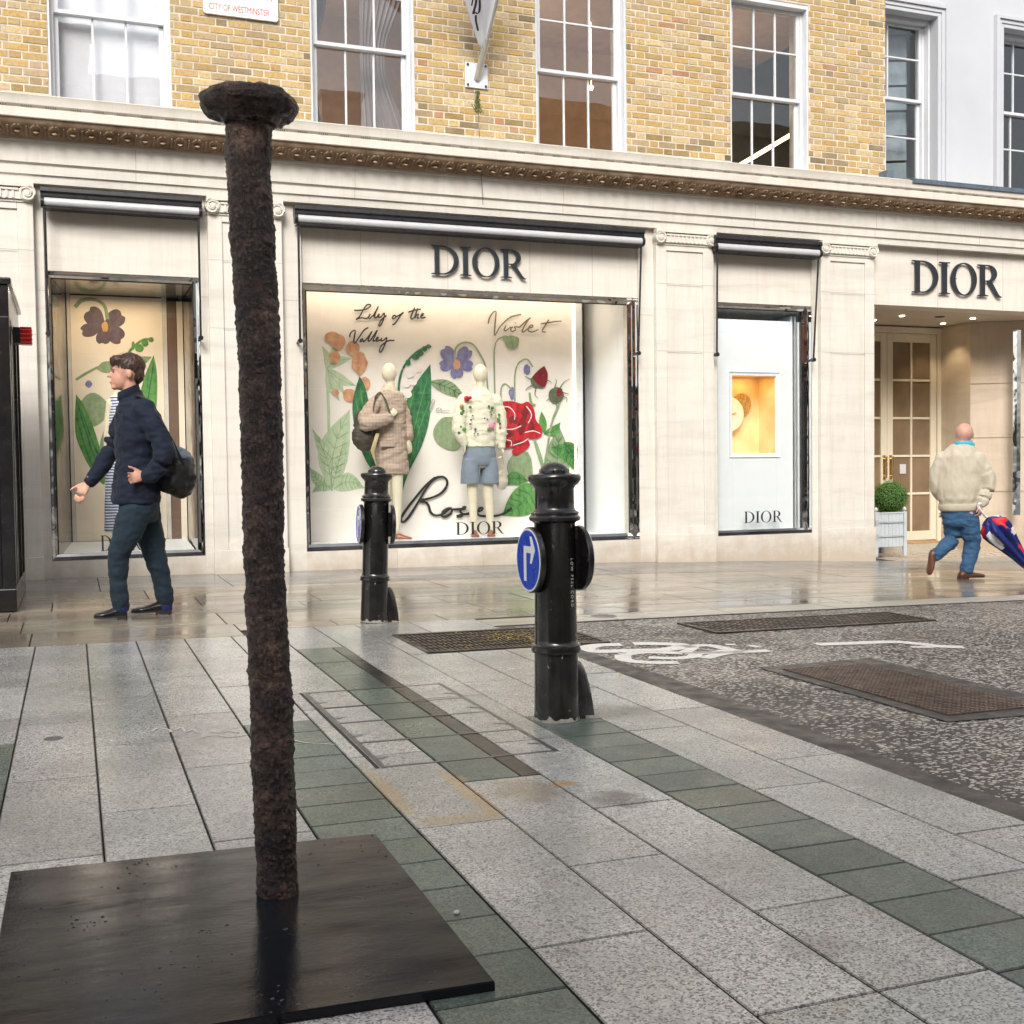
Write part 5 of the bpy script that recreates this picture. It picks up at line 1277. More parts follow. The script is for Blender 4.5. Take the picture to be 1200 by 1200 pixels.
# moss under the plate
b = MB()
for k in range(260):
    u = random.random(); p = at(559.5 + random.gauss(0, 1.3) * (1 if u < .6 else 2), 107 + 25 * u, 11.546); n_ = Vector((random.uniform(-.5, .5), -1, random.uniform(-.5, .5))).normalized(); u_ = n_.orthogonal().normalized() * random.uniform(.004, .009); w_ = n_.cross(u_)
    b.quad(p - u_, p + w_, p + u_, p - w_)
tag(b.build('moss', pm('moss', (.09, .12, .02), .9), recalc=False), 'streak of green moss on the bricks below the flag bracket', 'moss')['kind'] = 'stuff'
# ================================================================ STREET SIGN
sg = thing('street_name_sign', 'white enamel street name plate with red lettering at the top of the brick wall', 'street sign', (AX(282, 11.5), 11.54, 4.66))
ql = at(238, 13, 11.53); qr = at(326, 21, 11.53)
x0, x1 = ql.x, qr.x; z0 = (ql.z + qr.z) / 2 - .03
b = MB()
def rrect(x0, x1, z0, z1, r, n=5):
    out = []
    for cx_, cz_, a0_ in ((x1 - r, z0 + r, -90), (x1 - r, z1 - r, 0), (x0 + r, z1 - r, 90), (x0 + r, z0 + r, 180)):
        for i in range(n + 1): t = R_(a0_ + 90 * i / n); out.append((cx_ + r * math.cos(t), cz_ + r * math.sin(t)))
    return out
b.prism(rrect(x0, x1, z0, z0 + .46, .03), 11.522, 11.545); b.build('plate', pm('white_enamel', (.80, .80, .80), .25), sg, bevel=.003)
def text(body, x, z, size, mat, par, y=11.5205, name='lettering', width=None, rotz=0):
    cu = bpy.data.curves.new('t', 'FONT'); cu.body = body; cu.size = size; cu.extrude = .0006
    me = to_mesh(cu, [mat], Matrix.Identity(4)); wx = max(v.co.x for v in me.vertices) - min(v.co.x for v in me.vertices)
    k = (width / wx) if width else 1
    me.transform(Matrix.Translation((x, y, z)) @ Matrix.Rotation(R_(90), 4, 'X') @ Matrix.Scale(k, 4, (1, 0, 0))); return finish(name, me, par)
text('CITY OF WESTMINSTER', x0 + .055, z0 + .045, .085, pm('sign_red', (.55, .06, .05), .4), sg, width=(x1 - x0) * .80)
text('OLD BOND', x0 + .06, z0 + .325, .15, INK, sg, width=(x1 - x0) * .80); text('STREET', x0 + .06, z0 + .19, .125, INK, sg, width=(x1 - x0) * .60); text('W1', x0 + (x1 - x0) * .77, z0 + .19, .125, pm('sign_red', (.55, .06, .05)), sg, width=(x1 - x0) * .15)
# ================================================================ WHITE BUILDING at the right
wb = thing('stucco_building', 'white stucco building with tall sash windows joined to the right of the brick wall', 'building', (13, 12, 3.4))
YS = 12.0
b = MB()
o = [(AX(1040, YS) - .9, AX(1099, YS) - .03), (AX(1173, YS), AX(1173, YS) + 1.15)]
z1w = at(1070, 16, YS).z
b.box(8.9, o[0][0], YS, YS + .4, 3.30, 9); b.box(o[0][1], o[1][0], YS, YS + .4, 3.30, 9); b.box(o[1][1], 17, YS, YS + .4, 3.30, 9)
for a_, c_ in o: b.box(a_, c_, YS, YS + .4, z1w, 9)
b.build('wall', STUCCO, wb)
for k, (a_, c_) in enumerate(o):
    b = MB()
    for t_, (w0, d0) in enumerate(((.0, .03), (.055, .055), (.11, .035))):
        pass
    def arch(w_in, w_out, dep):
        b.box(a_ - w_out, a_ - w_in, YS - dep, YS - .001, 3.30, z1w + w_out); b.box(c_ + w_in, c_ + w_out, YS - dep, YS - .001, 3.30, z1w + w_out); b.box(a_ - w_in, c_ + w_in, YS - dep, YS - .001, z1w + w_in, z1w + w_out)
    arch(.0, .05, .03); arch(.0505, .10, .045); arch(.1005, .15, .07)
    b.build('window_surround', STUCCO, wb, bevel=.004)
    b = MB(); b.box(a_, c_, YS + .20, YS + .34, 3.36, 3.44); b.build('window_sill', STUCCO, wb)
    sash(a_ + .001, c_ - .001, 3.44, z1w - .001, YS + .12, at(1070, 118, YS + .22).z, wb, cols=3, rows_up=(at(1070, 70, YS + .22).z,), rows_lo=(at(1070, 161, YS + .22).z,), box=.05)
b = MB(); b.box(8.9, 17, YS + 2.4, YS + 2.5, 3.2, 6.6); b.box(8.9, 17, YS + .45, YS + 2.4, 6.5, 6.6); b.box(8.9, 17, YS + .45, YS + 2.4, 3.2, 3.3); b.build('room_shell', pm('grey_room', (.10, .12, .13), .7), wb)
curtain(11.0, 11.35, YS + .45, 3.4, 6.3).build('curtain', pm('slate_blind', (.24, .30, .33), .8, var=.2), wb, smooth=True, recalc=False)
# blinds with slats behind the first stucco window
b = MB()
for k in range(7): z = 3.6 + k * .33; b.rings([[(9.3, YS + .55, z), (10.45, YS + .42, z + .10), (10.45, YS + .43, z + .40), (9.3, YS + .56, z + .30)], [(9.3, YS + .56, z), (10.45, YS + .43, z + .10), (10.45, YS + .44, z + .40), (9.3, YS + .57, z + .30)]])
b.build('slanted_blind', pm('slate_blind', (.24, .30, .33)), wb)
# ================================================================ OPPOSITE SIDE OF THE STREET (seen in mirrors, glass and wet stone)
def opp(x0, x1, y, h, mat, label_, shopm, wins=True):
    z0 = -1.3; r = thing('building', label_, 'building', ((x0 + x1) / 2, y, z0))
    b = MB(); b.box(x0, x1, y - 6, y, z0, h); b.box(x0, x1, y, y + .25, 3.0, 3.35); b.box(x0, x1, y, y + .3, h - .4, h); b.build('wall', mat, r)
    b = MB(); xq = x0 + (x1 - x0) * .3; b.box(xq, xq + 1.1, y - 2, y - 1.2, h + .001, h + 1.5); b.box(xq - .08, xq + 1.18, y - 2.08, y - 1.12, h + 1.501, h + 1.65); b.build('chimney', mat, r)
    n = max(2, int((x1 - x0) / 2.4))
    for i in range(n):
        xc = x0 + (x1 - x0) * (i + .5) / n
        for f in range(3):
            z = 4.0 + f * 3.0
            if z + 1.9 < h:
                b = MB(); b.box(xc - .6, xc + .6, y - .02, y + .03, z, z + 1.8); w_ = b.build('window', WHITE, r)
                b = MB(); b.box(xc - .5, xc - .02, y + .031, y + .035, z + .1, z + .85); b.box(xc + .02, xc + .5, y + .031, y + .035, z + .1, z + .85); b.box(xc - .5, xc - .02, y + .031, y + .035, z + .95, z + 1.7); b.box(xc + .02, xc + .5, y + .031, y + .035, z + .95, z + 1.7); b.build('pane', pm('dark_pane', (.03, .035, .04), .1), w_)
    b = MB(); b.box(x0 + .2, x1 - .2, y + .001, y + .12, 2.2, 2.95); b.build('fascia', shopm, r)
    b = MB(); b.box(x0 + .3, x1 - .3, y + .001, y + .05, -1.0, 2.15); b.build('shop_window', pm('dim_shop_glass', (.08, .075, .07), .1), r)
opp(-24, -8.5, -7.5, 10.5, pm('grey_render', (.55, .53, .50), .8), 'grey rendered building reflected from across the street', pm('grey_fascia', (.25, .25, .25)))
opp(-8.4, -2.6, -7.5, 9.2, pm('orange_hoarding', (.80, .28, .05), .6), 'orange shop front reflected in the left window mirrors', pm('orange_fascia', (.7, .25, .04)))
opp(-2.5, 4.5, -7.5, 10, pm('red_brick', (.42, .17, .10), .8, var=.3), 'red brick building reflected from across the street', pm('dark_fascia', (.03, .03, .035)))
opp(4.6, 12, -7.5, 9.0, pm('pale_render', (.72, .69, .63), .8), 'pale rendered building reflected from across the street', pm('blue_fascia', (.03, .08, .35)))
opp(12.1, 30, -7.5, 10.6, pm('tan_brick', (.50, .36, .22), .8, var=.3), 'tan brick building reflected from across the street', pm('black_fascia', (.02, .02, .02)))
# ================================================================ FIGURES
def fuse(name, b, voxel, mat, parent, it=3, disp=None, dec=None):
    me = b.mesh('tmp'); bm = bmesh.new(); bm.from_mesh(me); bmesh.ops.recalc_face_normals(bm, faces=bm.faces); bm.to_mesh(me); bm.free()
    o = bpy.data.objects.new('tmp_fuse', me); COL.objects.link(o)
    m = o.modifiers.new('r', 'REMESH'); m.mode = 'VOXEL'; m.voxel_size = voxel; m.use_smooth_shade = True
    if it: s = o.modifiers.new('s', 'SMOOTH'); s.factor = .5; s.iterations = it
    me2 = to_mesh(o, [mat])
    if disp:
        nr = [v.normal.copy() for v in me2.vertices]
        for v, n_ in zip(me2.vertices, nr): v.co += n_ * disp(v.co)
    r = finish(name, me2, parent, smooth=True, ang=180); return r
def er(c, ax, ay, n=22, tilt=(0, 0), rot=0):
    out = []
    for j in range(n):
        t = 2 * math.pi * j / n; x, y = ax * math.cos(t), ay * math.sin(t); cr_, s_ = math.cos(rot), math.sin(rot); x, y = x * cr_ - y * s_, x * s_ + y * cr_
        out.append((c[0] + x, c[1] + y, c[2] + x * tilt[0] + y * tilt[1]))
    return out
def limb(b, pts, rad, n=14):
    P = smooth_path(pts, 4); k = len(P) - 1; R = []
    for i in range(len(P)):
        t = i / k * (len(rad) - 1); j = min(int(t), len(rad) - 2); R.append(rad[j] + (rad[j + 1] - rad[j]) * (t - j))
    b.tube(P, R, n); b.ell(P[0], (R[0],) * 3, 12, 8); b.ell(P[-1], (R[-1],) * 3, 12, 8)
def hand(b, wrist, d, width, curl=.5, sc=1.0, thumb=1, spread=.22):
    d = Vector(d).normalized(); w_ = Vector(width).normalized(); w_ = (w_ - d * w_.dot(d)).normalized(); n_ = d.cross(w_)
    rot = Matrix((d, w_, n_)).transposed()
    b.ell(wrist + d * .045 * sc, (.052 * sc, .040 * sc, .017 * sc), 12, 8, rot); b.tube([wrist - d * .03, wrist + d * .03 * sc], [.026 * sc, .028 * sc], 10, flat=.75, up=n_)
    for k, (off, ln) in enumerate(((-.031, .88), (-.0105, 1.0), (.0105, .94), (.031, .74))):
        p = wrist + d * .078 * sc + w_ * off * sc; dd = (d + w_ * off * spread * 14).normalized(); pts = [p - d * .02 * sc, p]
        for s_, L in enumerate((.042, .028, .022)):
            dd = (Matrix.Rotation(curl * (.7 + .35 * s_), 3, w_) @ dd).normalized(); p = p + dd * L * ln * sc; pts.append(p)
        b.tube(pts, [.0098 * sc, .0098 * sc, .009 * sc, .0082 * sc, .007 * sc], 8); b.ell(pts[-1], (.007 * sc,) * 3, 8, 6)
    p = wrist + d * .02 * sc - w_ * .03 * sc * thumb; dd = (d * .75 - w_ * .7 * thumb).normalized(); pts = [p]
    for L, bend in ((.035, 0), (.030, .35), (.024, .35)):
        dd = (dd + d * bend * .5 + n_ * -.15 * bend).normalized(); p = p + dd * L * sc; pts.append(p)
    b.tube(pts, [.013 * sc, .0115 * sc, .010 * sc, .008 * sc], 8); b.ell(pts[-1], (.008 * sc,) * 3, 8, 6)
def folds(a, f, seed=0, st=(1, 1, 2.2)):
    def fn(co):
        p = Vector((co.x * st[0] * f + seed, co.y * st[1] * f, co.z * st[2] * f)); return a * (noise.noise(p) + .5 * noise.noise(p * 2.3))
    return fn
def shoe(b, heel, toe, w=.048, h=.055):
    heel, toe = Vector(heel), Vector(toe); d = toe - heel; L = d.length; d.normalize(); up = Vector((0, 0, 1)) if abs(d.z) < .8 else Vector((-1, 0, .2)); sd = d.cross(up).normalized(); up = sd.cross(d).normalized(); rs = []
    for t, ww, hh in ((0, .55, .75), (.05, .75, 1.15), (.2, .78, 1.35), (.38, .78, 1.15), (.55, .92, .82), (.72, 1.05, .62), (.88, .9, .48), (.97, .6, .34), (1.0, .25, .16)):
        c = heel + d * L * t; ring = []
        for j in range(16):
            a_ = 2 * math.pi * j / 16; x, z = math.cos(a_), math.sin(a_); zz = max(z, -.35) if z < 0 else z
            ring.append(c + sd * (w * ww * x * (1 if z < .4 else .88)) + up * (h * hh * .5 * (1 + zz) - h * .32 * hh))
        rs.append(ring)
    b.rings(rs)
def sole(b, heel, toe, w=.05):
    heel, toe = Vector(heel), Vector(toe); d = (toe - heel); L = d.length; d.normalize(); up0 = Vector((0, 0, 1)) if abs(d.z) < .8 else Vector((-1, 0, .2)); sd = d.cross(up0).normalized(); up = sd.cross(d).normalized()
    def out(z, t0=0, t1=1):
        L_ = []; 
        for t, ww in ((0, .6), (.06, .8), (.3, .72), (.5, .85), (.72, 1.05), (.9, .85), (1.01, .2)):
            if t0 <= t <= t1 + .02: L_.append((t, ww))
        return [heel + d * L * t + sd * w * ww + up * z for t, ww in L_] + [heel + d * L * t - sd * w * ww + up * z for t, ww in L_[::-1]]
    b.rings([out(.012), out(.0)]); b.rings([out(-.0, 0, .3), out(-.016, 0, .3)])
SKIN = NT('skin'); SKIN.set(SKIN.mix(SKIN.mr(SKIN.noise(25, 4), .4, .7, 0, .5), (.60, .33, .24), (.52, .24, .17)), .5)
sock(SKIN.b, 'Subsurface Weight').default_value = .12; sock(SKIN.b, 'Subsurface Radius').default_value = (.012, .005, .003); SKIN = SKIN.m
SKINR = NT('ruddy_skin'); SKINR.set(SKINR.mix(SKINR.mr(SKINR.noise(14, 4), .4, .65, 0, .7), (.58, .34, .26), (.50, .21, .16)), .5); SKINR = SKINR.m
HAIR = NT('brown_hair'); HAIR.set(HAIR.ramp(HAIR.noise(60, 5, .7, HAIR.co((1, 1, .25))), [(.35, (.018, .010, .007)), (.7, (.09, .045, .028))]), .45); HAIR.bump(HAIR.noise(90, 4, .7, HAIR.co((1, 1, .2))), .7, .006); HAIR = HAIR.m
def cloth(name, col, var=.25, rough=.8, weave=500, b_=.25, vs=7):
    s = NT(name); c = s.ramp(s.noise(vs, 4, .6), [(.3, tuple(k * (1 - var) for k in col)), (.7, tuple(k * (1 + var) for k in col))]); s.set(c, rough, 0, .3)
    k = sock(s.b, 'Sheen Weight'); k.default_value = .06
    s.bump(s.math('ADD', s.noise(weave, 2), s.math('MULTIPLY', s.noise(14, 4, .6), 3)), b_, .004); return s.m
NAVY = cloth('navy_jacket_cloth', (.006, .011, .026)); NAVY2 = cloth('blue_trouser_cloth', (.011, .024, .038)); BLKB = cloth('black_bag_nylon', (.012, .012, .013), rough=.45); SHEENB = cloth('bag_top_sheen', (.10, .125, .16), rough=.5)  # last cloth: bag sheen put into a paler colour
LEATHER = pm('black_shoe_leather', (.010, .010, .011), .22, var=.3, coat=.3); SOCKM = cloth('navy_sock', (.012, .018, .09)); 
DARKEYE = pm('eye_dark', (.02, .015, .012), .2); LIP = pm('lip', (.38, .13, .11), .5)
# ---------------------------------------------------------------- man walking left
Ym = 8.25; zg = gh(.5, Ym)
def J(px, py, dy=0): return at(px, py, Ym + dy)
man = thing('person', 'man in navy jacket and blue trousers striding left with a black bag on his back', 'person', (J(165, 700).x, Ym, zg))
hc = J(147, 437); U = Vector((0, 0, 1))
b = MB()
b.ell(hc + Vector((.018, 0, .022)), (.098, .075, .098), 22, 14); b.ell(hc + Vector((-.028, 0, -.035)), (.066, .058, .085), 18, 12)
b.ell(hc + Vector((-.072, 0, -.098)), (.024, .026, .020), 12, 8)                                      # chin
b.rings([[hc + Vector(v) for v in ((-.088, -.010, .018), (-.088, .010, .018), (-.075, .012, .018), (-.075, -.012, .018))], [hc + Vector(v) for v in ((-.118, -.013, -.026), (-.118, .013, -.026), (-.08, .018, -.034), (-.08, -.018, -.034))]])   # nose
b.ell(hc + Vector((-.112, 0, -.024)), (.013, .012, .010), 10, 8)
b.ell(hc + Vector((-.082, 0, .024)), (.018, .045, .010), 12, 8)                                       # brow
b.ell(hc + Vector((-.090, 0, -.060)), (.014, .020, .008), 10, 6); b.ell(hc + Vector((-.087, 0, -.072)), (.014, .018, .007), 10, 6)
b.ell(hc + Vector((.022, -.076, -.012)), (.018, .010, .032), 12, 8); b.ell(hc + Vector((.022, .076, -.012)), (.018, .010, .032), 12, 8)
limb(b, [J(150, 446), J(154, 462), J(158, 474)], [.052, .052, .065])
b.rings([er(J(157, 470), .09, .10), er(J(158, 485), .10, .15), er(J(158, 510), .10, .155), er(J(160, 545), .09, .14), er(J(163, 575), .10, .155), er(J(164, 596), .10, .15)])
limb(b, [J(166, 482, -.14), J(188, 532, -.23), J(170, 556, -.20)], [.045, .032, .026]); limb(b, [J(152, 482, .14), J(129, 528, .20), J(104, 563, .15)], [.05, .042, .028])
hand(b, J(102, 566, .15), J(93, 582, .12) - J(102, 566, .15), (0, -.5, -1), .28, .95, 1, .12); hand(b, J(169, 557, -.21), J(156, 560, -.24) - J(169, 557, -.21), (.1, .3, 1), .5, .95, -1)
limb(b, [J(161, 595, -.09), J(143, 645, -.10), J(140, 682, -.10), J(142, 706, -.10)], [.08, .05, .036, .030]); limb(b, [J(167, 595, .09), J(182, 650, .09), J(190, 682, .09), J(195, 700, .09)], [.08, .05, .038, .030])
limb(b, [J(143, 706, -.10), J(134, 720, -.10)], [.028, .014]); limb(b, [J(195, 700, .09), J(184, 718, .09)], [.028, .014])
fuse('body', b, .0075, SKIN, man, 2)
for dy in (-.031, .031):
    b = MB(); b.ell(hc + Vector((-.079, dy, .004)), (.006, .010, .0045), 10, 6); b.build('eye', DARKEYE, man, smooth=True)
b = MB(); b.ell(hc + Vector((-.099, 0, -.066)), (.006, .019, .004), 10, 6); b.build('mouth', LIP, man, smooth=True)
b = MB()
for dy in (-.031, .031): b.ell(hc + Vector((-.092, dy, .026)), (.004, .015, .0035), 10, 6)
b.build('eyebrows', HAIR, man, smooth=True)
b = MB(); b.ell(hc + Vector((.030, 0, .048)), (.102, .084, .090), 26, 16); b.ell(hc + Vector((.075, 0, -.005)), (.050, .070, .072), 18, 12); b.ell(hc + Vector((-.045, 0, .084)), (.058, .066, .036), 18, 12)
b.ell(hc + Vector((-.074, 0, .066)), (.022, .052, .022), 14, 10)
hr = fuse('hair', b, .006, HAIR, man, 3, lambda c: .005 * noise.noise(Vector((c.x * 70, c.y * 70, c.z * 25))) + .003 * noise.noise(c * 110))
b = MB()      # loose strands that break the outline of the hair
for k in range(520):
    v_ = Vector((random.gauss(0, 1), random.gauss(0, 1), random.gauss(.6, .8))).normalized()
    if v_.z < -.15 and v_.x < .3: continue
    p_ = hc + Vector((.026 + v_.x * .104, v_.y * .086, .044 + v_.z * .088)); d_ = (Vector((-.55, 0, -.35)) + v_ * .5 + Vector((random.uniform(-.35, .35), random.uniform(-.3, .3), random.uniform(-.3, .3)))).normalized()
    L_ = random.uniform(.018, .036); s_ = d_.cross(v_).normalized() * .0011
    b.quad(p_ - s_, p_ + s_, p_ + d_ * L_ * .6 + v_ * .004 + s_ * .7, p_ + d_ * L_ * .6 + v_ * .004 - s_ * .7); b.quad(p_ + d_ * L_ * .6 + v_ * .004 - s_ * .7, p_ + d_ * L_ * .6 + v_ * .004 + s_ * .7, p_ + d_ * L_)
b.build('hair_strands', HAIR, man, recalc=False)
# jacket
b = MB()
b.rings([er(J(152, 463), .070, .075, tilt=(.5, 0)), er(J(154, 468), .085, .105, tilt=(.4, 0)), er(J(157, 475), .115, .18), er(J(159, 490), .135, .215), er(J(160, 515), .145, .205), er(J(161, 540), .145, .19), er(J(160, 562), .155, .195), er(J(159, 583), .165, .205), er(J(159, 590), .160, .20)])
limb(b, [J(168, 481, -.17), J(186, 510, -.23), J(192, 536, -.26), J(182, 552, -.24), J(171, 558, -.21)], [.085, .074, .066, .060, .050]); limb(b, [J(152, 482, .15), J(138, 512, .19), J(129, 531, .20), J(116, 551, .175), J(106, 563, .155)], [.085, .078, .068, .056, .046])
jk = fuse('jacket', b, .009, NAVY, man, 3, folds(.013, 9, 2, (1, 1, 2.0)))
b = MB(); b.rings([er(J(150, 455), .070, .074, tilt=(.45, 0)), er(J(151, 463), .076, .082, tilt=(.45, 0)), er(J(152, 466), .068, .074, tilt=(.45, 0)), er(J(150, 457), .060, .064, tilt=(.45, 0))]); b.build('collar', NAVY, man, smooth=True, ang=70)
# trousers
b = MB(); b.rings([er(J(161, 578), .125, .17), er(J(163, 592), .135, .18), er(J(163, 604), .13, .175), er(J(163, 612), .11, .165)])
limb(b, [J(159, 598, -.09), J(149, 625, -.10), J(139, 650, -.10), J(139, 682, -.10), J(142, 710, -.10)], [.115, .098, .074, .058, .056]); limb(b, [J(168, 598, .09), J(176, 628, .09), J(183, 655, .09), J(190, 682, .09), J(194, 702, .09)], [.113, .095, .076, .063, .061])
fuse('trousers', b, .009, NAVY2, man, 3, folds(.011, 10, 5, (1, 1, 1.6)))
b = MB(); limb(b, [J(194, 698, .09), J(194, 712, .09)], [.045, .048]); b.build('sock', SOCKM, man, smooth=True)
b = MB(); limb(b, [J(142, 700, -.10), J(142, 714, -.10)], [.042, .045]); b.build('sock', SOCKM, man, smooth=True)
zf = gh(.5, Ym)
for (hx, tx, dy) in ((201, 154, .09), (149, 110, -.10)):
    h_, t_ = J(hx, 715, dy), J(tx, 715, dy); h_.z = t_.z = zf + .030
    b = MB(); shoe(b, h_, t_, .048, .075); sb = b.build('shoe', LEATHER, man, smooth=True, ang=70); b = MB(); h_.z = t_.z = zf + .018; sole(b, h_, t_, .050); b.build('sole', pm('black_rubber', (.015, .015, .015), .6), sb)
    b = MB()
    for k in range(3):
        c_ = h_ + (t_ - h_) * (.36 + .07 * k) + Vector((0, 0, .068 - .010 * k)); b.tube([c_ + Vector((0, -.022, 0)), c_ + Vector((0, 0, .005)), c_ + Vector((0, .022, 0))], .0025, 5)
    b.build('laces', LEATHER, sb)
bag = thing('shoulder_bag', 'black soft bag with its top sheen coloured blue grey slung behind the man in navy', 'bag', J(206, 548, -.1))
b = MB(); b.ell(J(206, 553, -.08), (.135, .13, .165), 20, 14); b.ell(J(192, 535, -.06), (.10, .12, .14), 16, 12); b.ell(J(212, 568, -.08), (.09, .11, .09), 16, 12)
fuse('bag_body', b, .010, BLKB, bag, 4, folds(.022, 9, 11, (1, 1, 1.5)))
b = MB(); rot = Matrix.Rotation(R_(28), 3, 'Y'); b.ell(J(206, 531, -.09), (.125, .125, .055), 20, 12, rot); b.ell(J(195, 522, -.08), (.07, .11, .05), 16, 10, rot); fuse('bag_sheen_top', b, .009, SHEENB, bag, 4, folds(.012, 10, 3))  # paler upper half of the bag, its sheen put into the colour
b = MB(); b.tube([J(214, 545, -.20), J(205, 520, -.25), J(188, 490, -.25), J(172, 468, -.19), J(160, 463, -.10)], .020, 8, flat=.25); b.build('strap', BLKB, bag, smooth=True)
# ---------------------------------------------------------------- man walking right
gy = gp(1138, 678); Yr = gy.y; zr = gy.z
def K(px, py, dy=0): return at(px, py, Yr + dy)
m2 = thing('person', 'bald man in cream jacket and jeans seen from behind walking past the doorway', 'person', (gy.x, Yr, zr))
JKT = cloth('cream_jacket_cloth', (.50, .455, .36), .08, b_=.3); JEAN = cloth('blue_denim', (.035, .095, .19), .25); BRNL = pm('brown_shoe_leather', (.10, .035, .02), .4, var=.3); SCARF = cloth('turquoise_scarf', (.05, .38, .52), .2)
ra = R_(-35); hd = K(1130, 508)
b = MB(); rz = Matrix.Rotation(R_(40), 3, 'Z')
b.ell(hd + Vector((0, 0, .008)), (.098, .084, .097), 22, 14, rz); b.ell(hd + Vector((.030, .028, -.035)), (.058, .055, .075), 16, 10, rz); b.ell(hd + Vector((.06, .062, -.02)), (.018, .014, .018), 10, 6, rz)
b.ell(hd + Vector((.058, -.055, -.018)), (.014, .012, .031), 10, 8, rz); b.ell(hd + Vector((-.045, .062, -.018)), (.014, .012, .031), 10, 8, rz); b.ell(hd + Vector((.085, .095, -.088)) * .75, (.02, .02, .018), 10, 6)
limb(b, [hd + Vector((-.005, 0, -.05)), K(1126, 526)], [.060, .066])
b.rings([er(K(1126, 530), .12, .09, rot=ra), er(K(1125, 542), .17, .11, rot=ra), er(K(1124, 565), .16, .11, rot=ra), er(K(1124, 590), .125, .09, rot=ra), er(K(1125, 606), .12, .09, rot=ra)])
limb(b, [K(1144, 538, -.10), K(1157, 566, -.15), K(1150, 590, -.17)], [.05, .042, .028]); limb(b, [K(1105, 538, .10), K(1098, 565, .13), K(1104, 588, .14)], [.05, .042, .028])
hand(b, K(1149, 592, -.17), K(1149, 604, -.18) - K(1149, 592, -.17), (1, .35, 0), .75, .9, 1, .05); hand(b, K(1104, 590, .14), Vector((.3, .2, -1)), (.5, 1, 0), .4, .95, -1)
limb(b, [K(1133, 603, -.07), K(1138, 640, -.05), K(1133, 668, -.05)], [.08, .05, .032]); limb(b, [K(1118, 603, .07), K(1115, 633, .07), K(1105, 643, .07), K(1097, 651, .07)], [.08, .045, .035, .030])
limb(b, [K(1133, 668, -.05), K(1138, 675, -.05)], [.026, .014]); limb(b, [K(1096, 652, .07), K(1093, 662, .07)], [.026, .018])
fuse('body', b, .0085, SKINR, m2, 2)
b = MB(); b.rings([er(hd + Vector((-.004, 0, -.075)), .074, .070), er(hd + Vector((-.006, 0, -.09)), .094, .086), er(hd + Vector((-.008, 0, -.115)), .106, .098), er(hd + Vector((-.008, 0, -.14)), .104, .094), er(hd + Vector((-.008, 0, -.155)), .08, .075)]); fuse('scarf', b, .008, SCARF, m2, 2, folds(.012, 16, 3, (1, 1, 3)))
b = MB()
b.rings([er(K(1126, 521), .10, .085, rot=ra), er(K(1126, 526), .15, .11, rot=ra), er(K(1125, 535), .195, .135, rot=ra), er(K(1124, 552), .212, .15, rot=ra), er(K(1123, 572), .212, .155, rot=ra), er(K(1123, 584), .20, .15, rot=ra), er(K(1123, 589), .185, .135, rot=ra), er(K(1123, 594), .18, .13, rot=ra)])
limb(b, [K(1144, 538, -.10), K(1155, 556, -.15), K(1158, 571, -.17), K(1154, 583, -.18), K(1151, 590, -.175)], [.085, .076, .068, .058, .043]); limb(b, [K(1105, 538, .10), K(1098, 556, .13), K(1097, 570, .14), K(1101, 582, .14)], [.082, .072, .064, .05])
fuse('jacket', b, .009, JKT, m2, 3, folds(.012, 8, 8, (1.6, 1.6, .8)))
b = MB()
for k in range(500):
    t_ = random.uniform(0, 6.28); z_ = random.uniform(-.055, .0); v_ = Vector((math.cos(t_), math.sin(t_), z_ * 8)).normalized()
    if Vector((v_.x, v_.y, 0)).dot(Vector((.55, .8, 0))) > .35: continue
    p_ = hd + Vector((v_.x * .090, v_.y * .080, z_)); d_ = (v_ * .25 + Vector((0, 0, -1))).normalized(); s_ = d_.cross(v_).normalized() * .0012
    b.quad(p_ - s_, p_ + s_, p_ + d_ * .014 + v_ * .003)
b.build('short_grey_hair', pm('grey_hair', (.45, .40, .36), .6), m2, recalc=False)
b = MB(); b.rings([er(K(1123, 590), .185, .137, rot=ra), er(K(1123, 592), .190, .142, rot=ra), er(K(1123, 597), .187, .140, rot=ra), er(K(1123, 599), .170, .130, rot=ra)]); b.build('jacket_hem', JKT, m2, smooth=True, ang=60)
b = MB(); b.rings([er(K(1124, 592), .165, .13, rot=ra), er(K(1125, 602), .175, .135, rot=ra), er(K(1125, 614), .165, .13, rot=ra), er(K(1125, 618), .12, .10, rot=ra)])
limb(b, [K(1134, 607, -.06), K(1138, 625, -.06), K(1139, 642, -.05), K(1135, 658, -.05), K(1133, 667, -.05)], [.105, .093, .078, .070, .068]); limb(b, [K(1117, 607, .06), K(1117, 622, .07), K(1114, 634, .07), K(1104, 644, .07), K(1097, 650, .07)], [.105, .093, .078, .067, .062])
fuse('jeans', b, .009, JEAN, m2, 3, folds(.013, 11, 4, (1, 1, 1.8)))
h_, t_ = K(1124, 674, -.05), K(1153, 674, -.07); h_.z = t_.z = zr + .030
b = MB(); shoe(b, h_, t_, .050, .075); sb = b.build('shoe', BRNL, m2, smooth=True, ang=70); b = MB(); h_.z = t_.z = zr + .018; sole(b, h_, t_, .052); b.build('sole', pm('brown_rubber', (.05, .02, .012), .6), sb)
h_, t_ = K(1096, 645, .07), K(1089, 674, .07); b = MB(); shoe(b, h_, t_, .048, .070); b.build('shoe', BRNL, m2, smooth=True, ang=70)
um = thing('umbrella', 'half furled blue umbrella with red and white print held by the bald man', 'umbrella', K(1150, 605, -.2))
a0_, a1_ = K(1149, 598, -.19), K(1212, 673, -.22); dv = (a1_ - a0_); Lu = dv.length; dv.normalize(); s1 = dv.cross(Vector((0, 1, 0))).normalized(); s2 = dv.cross(s1)
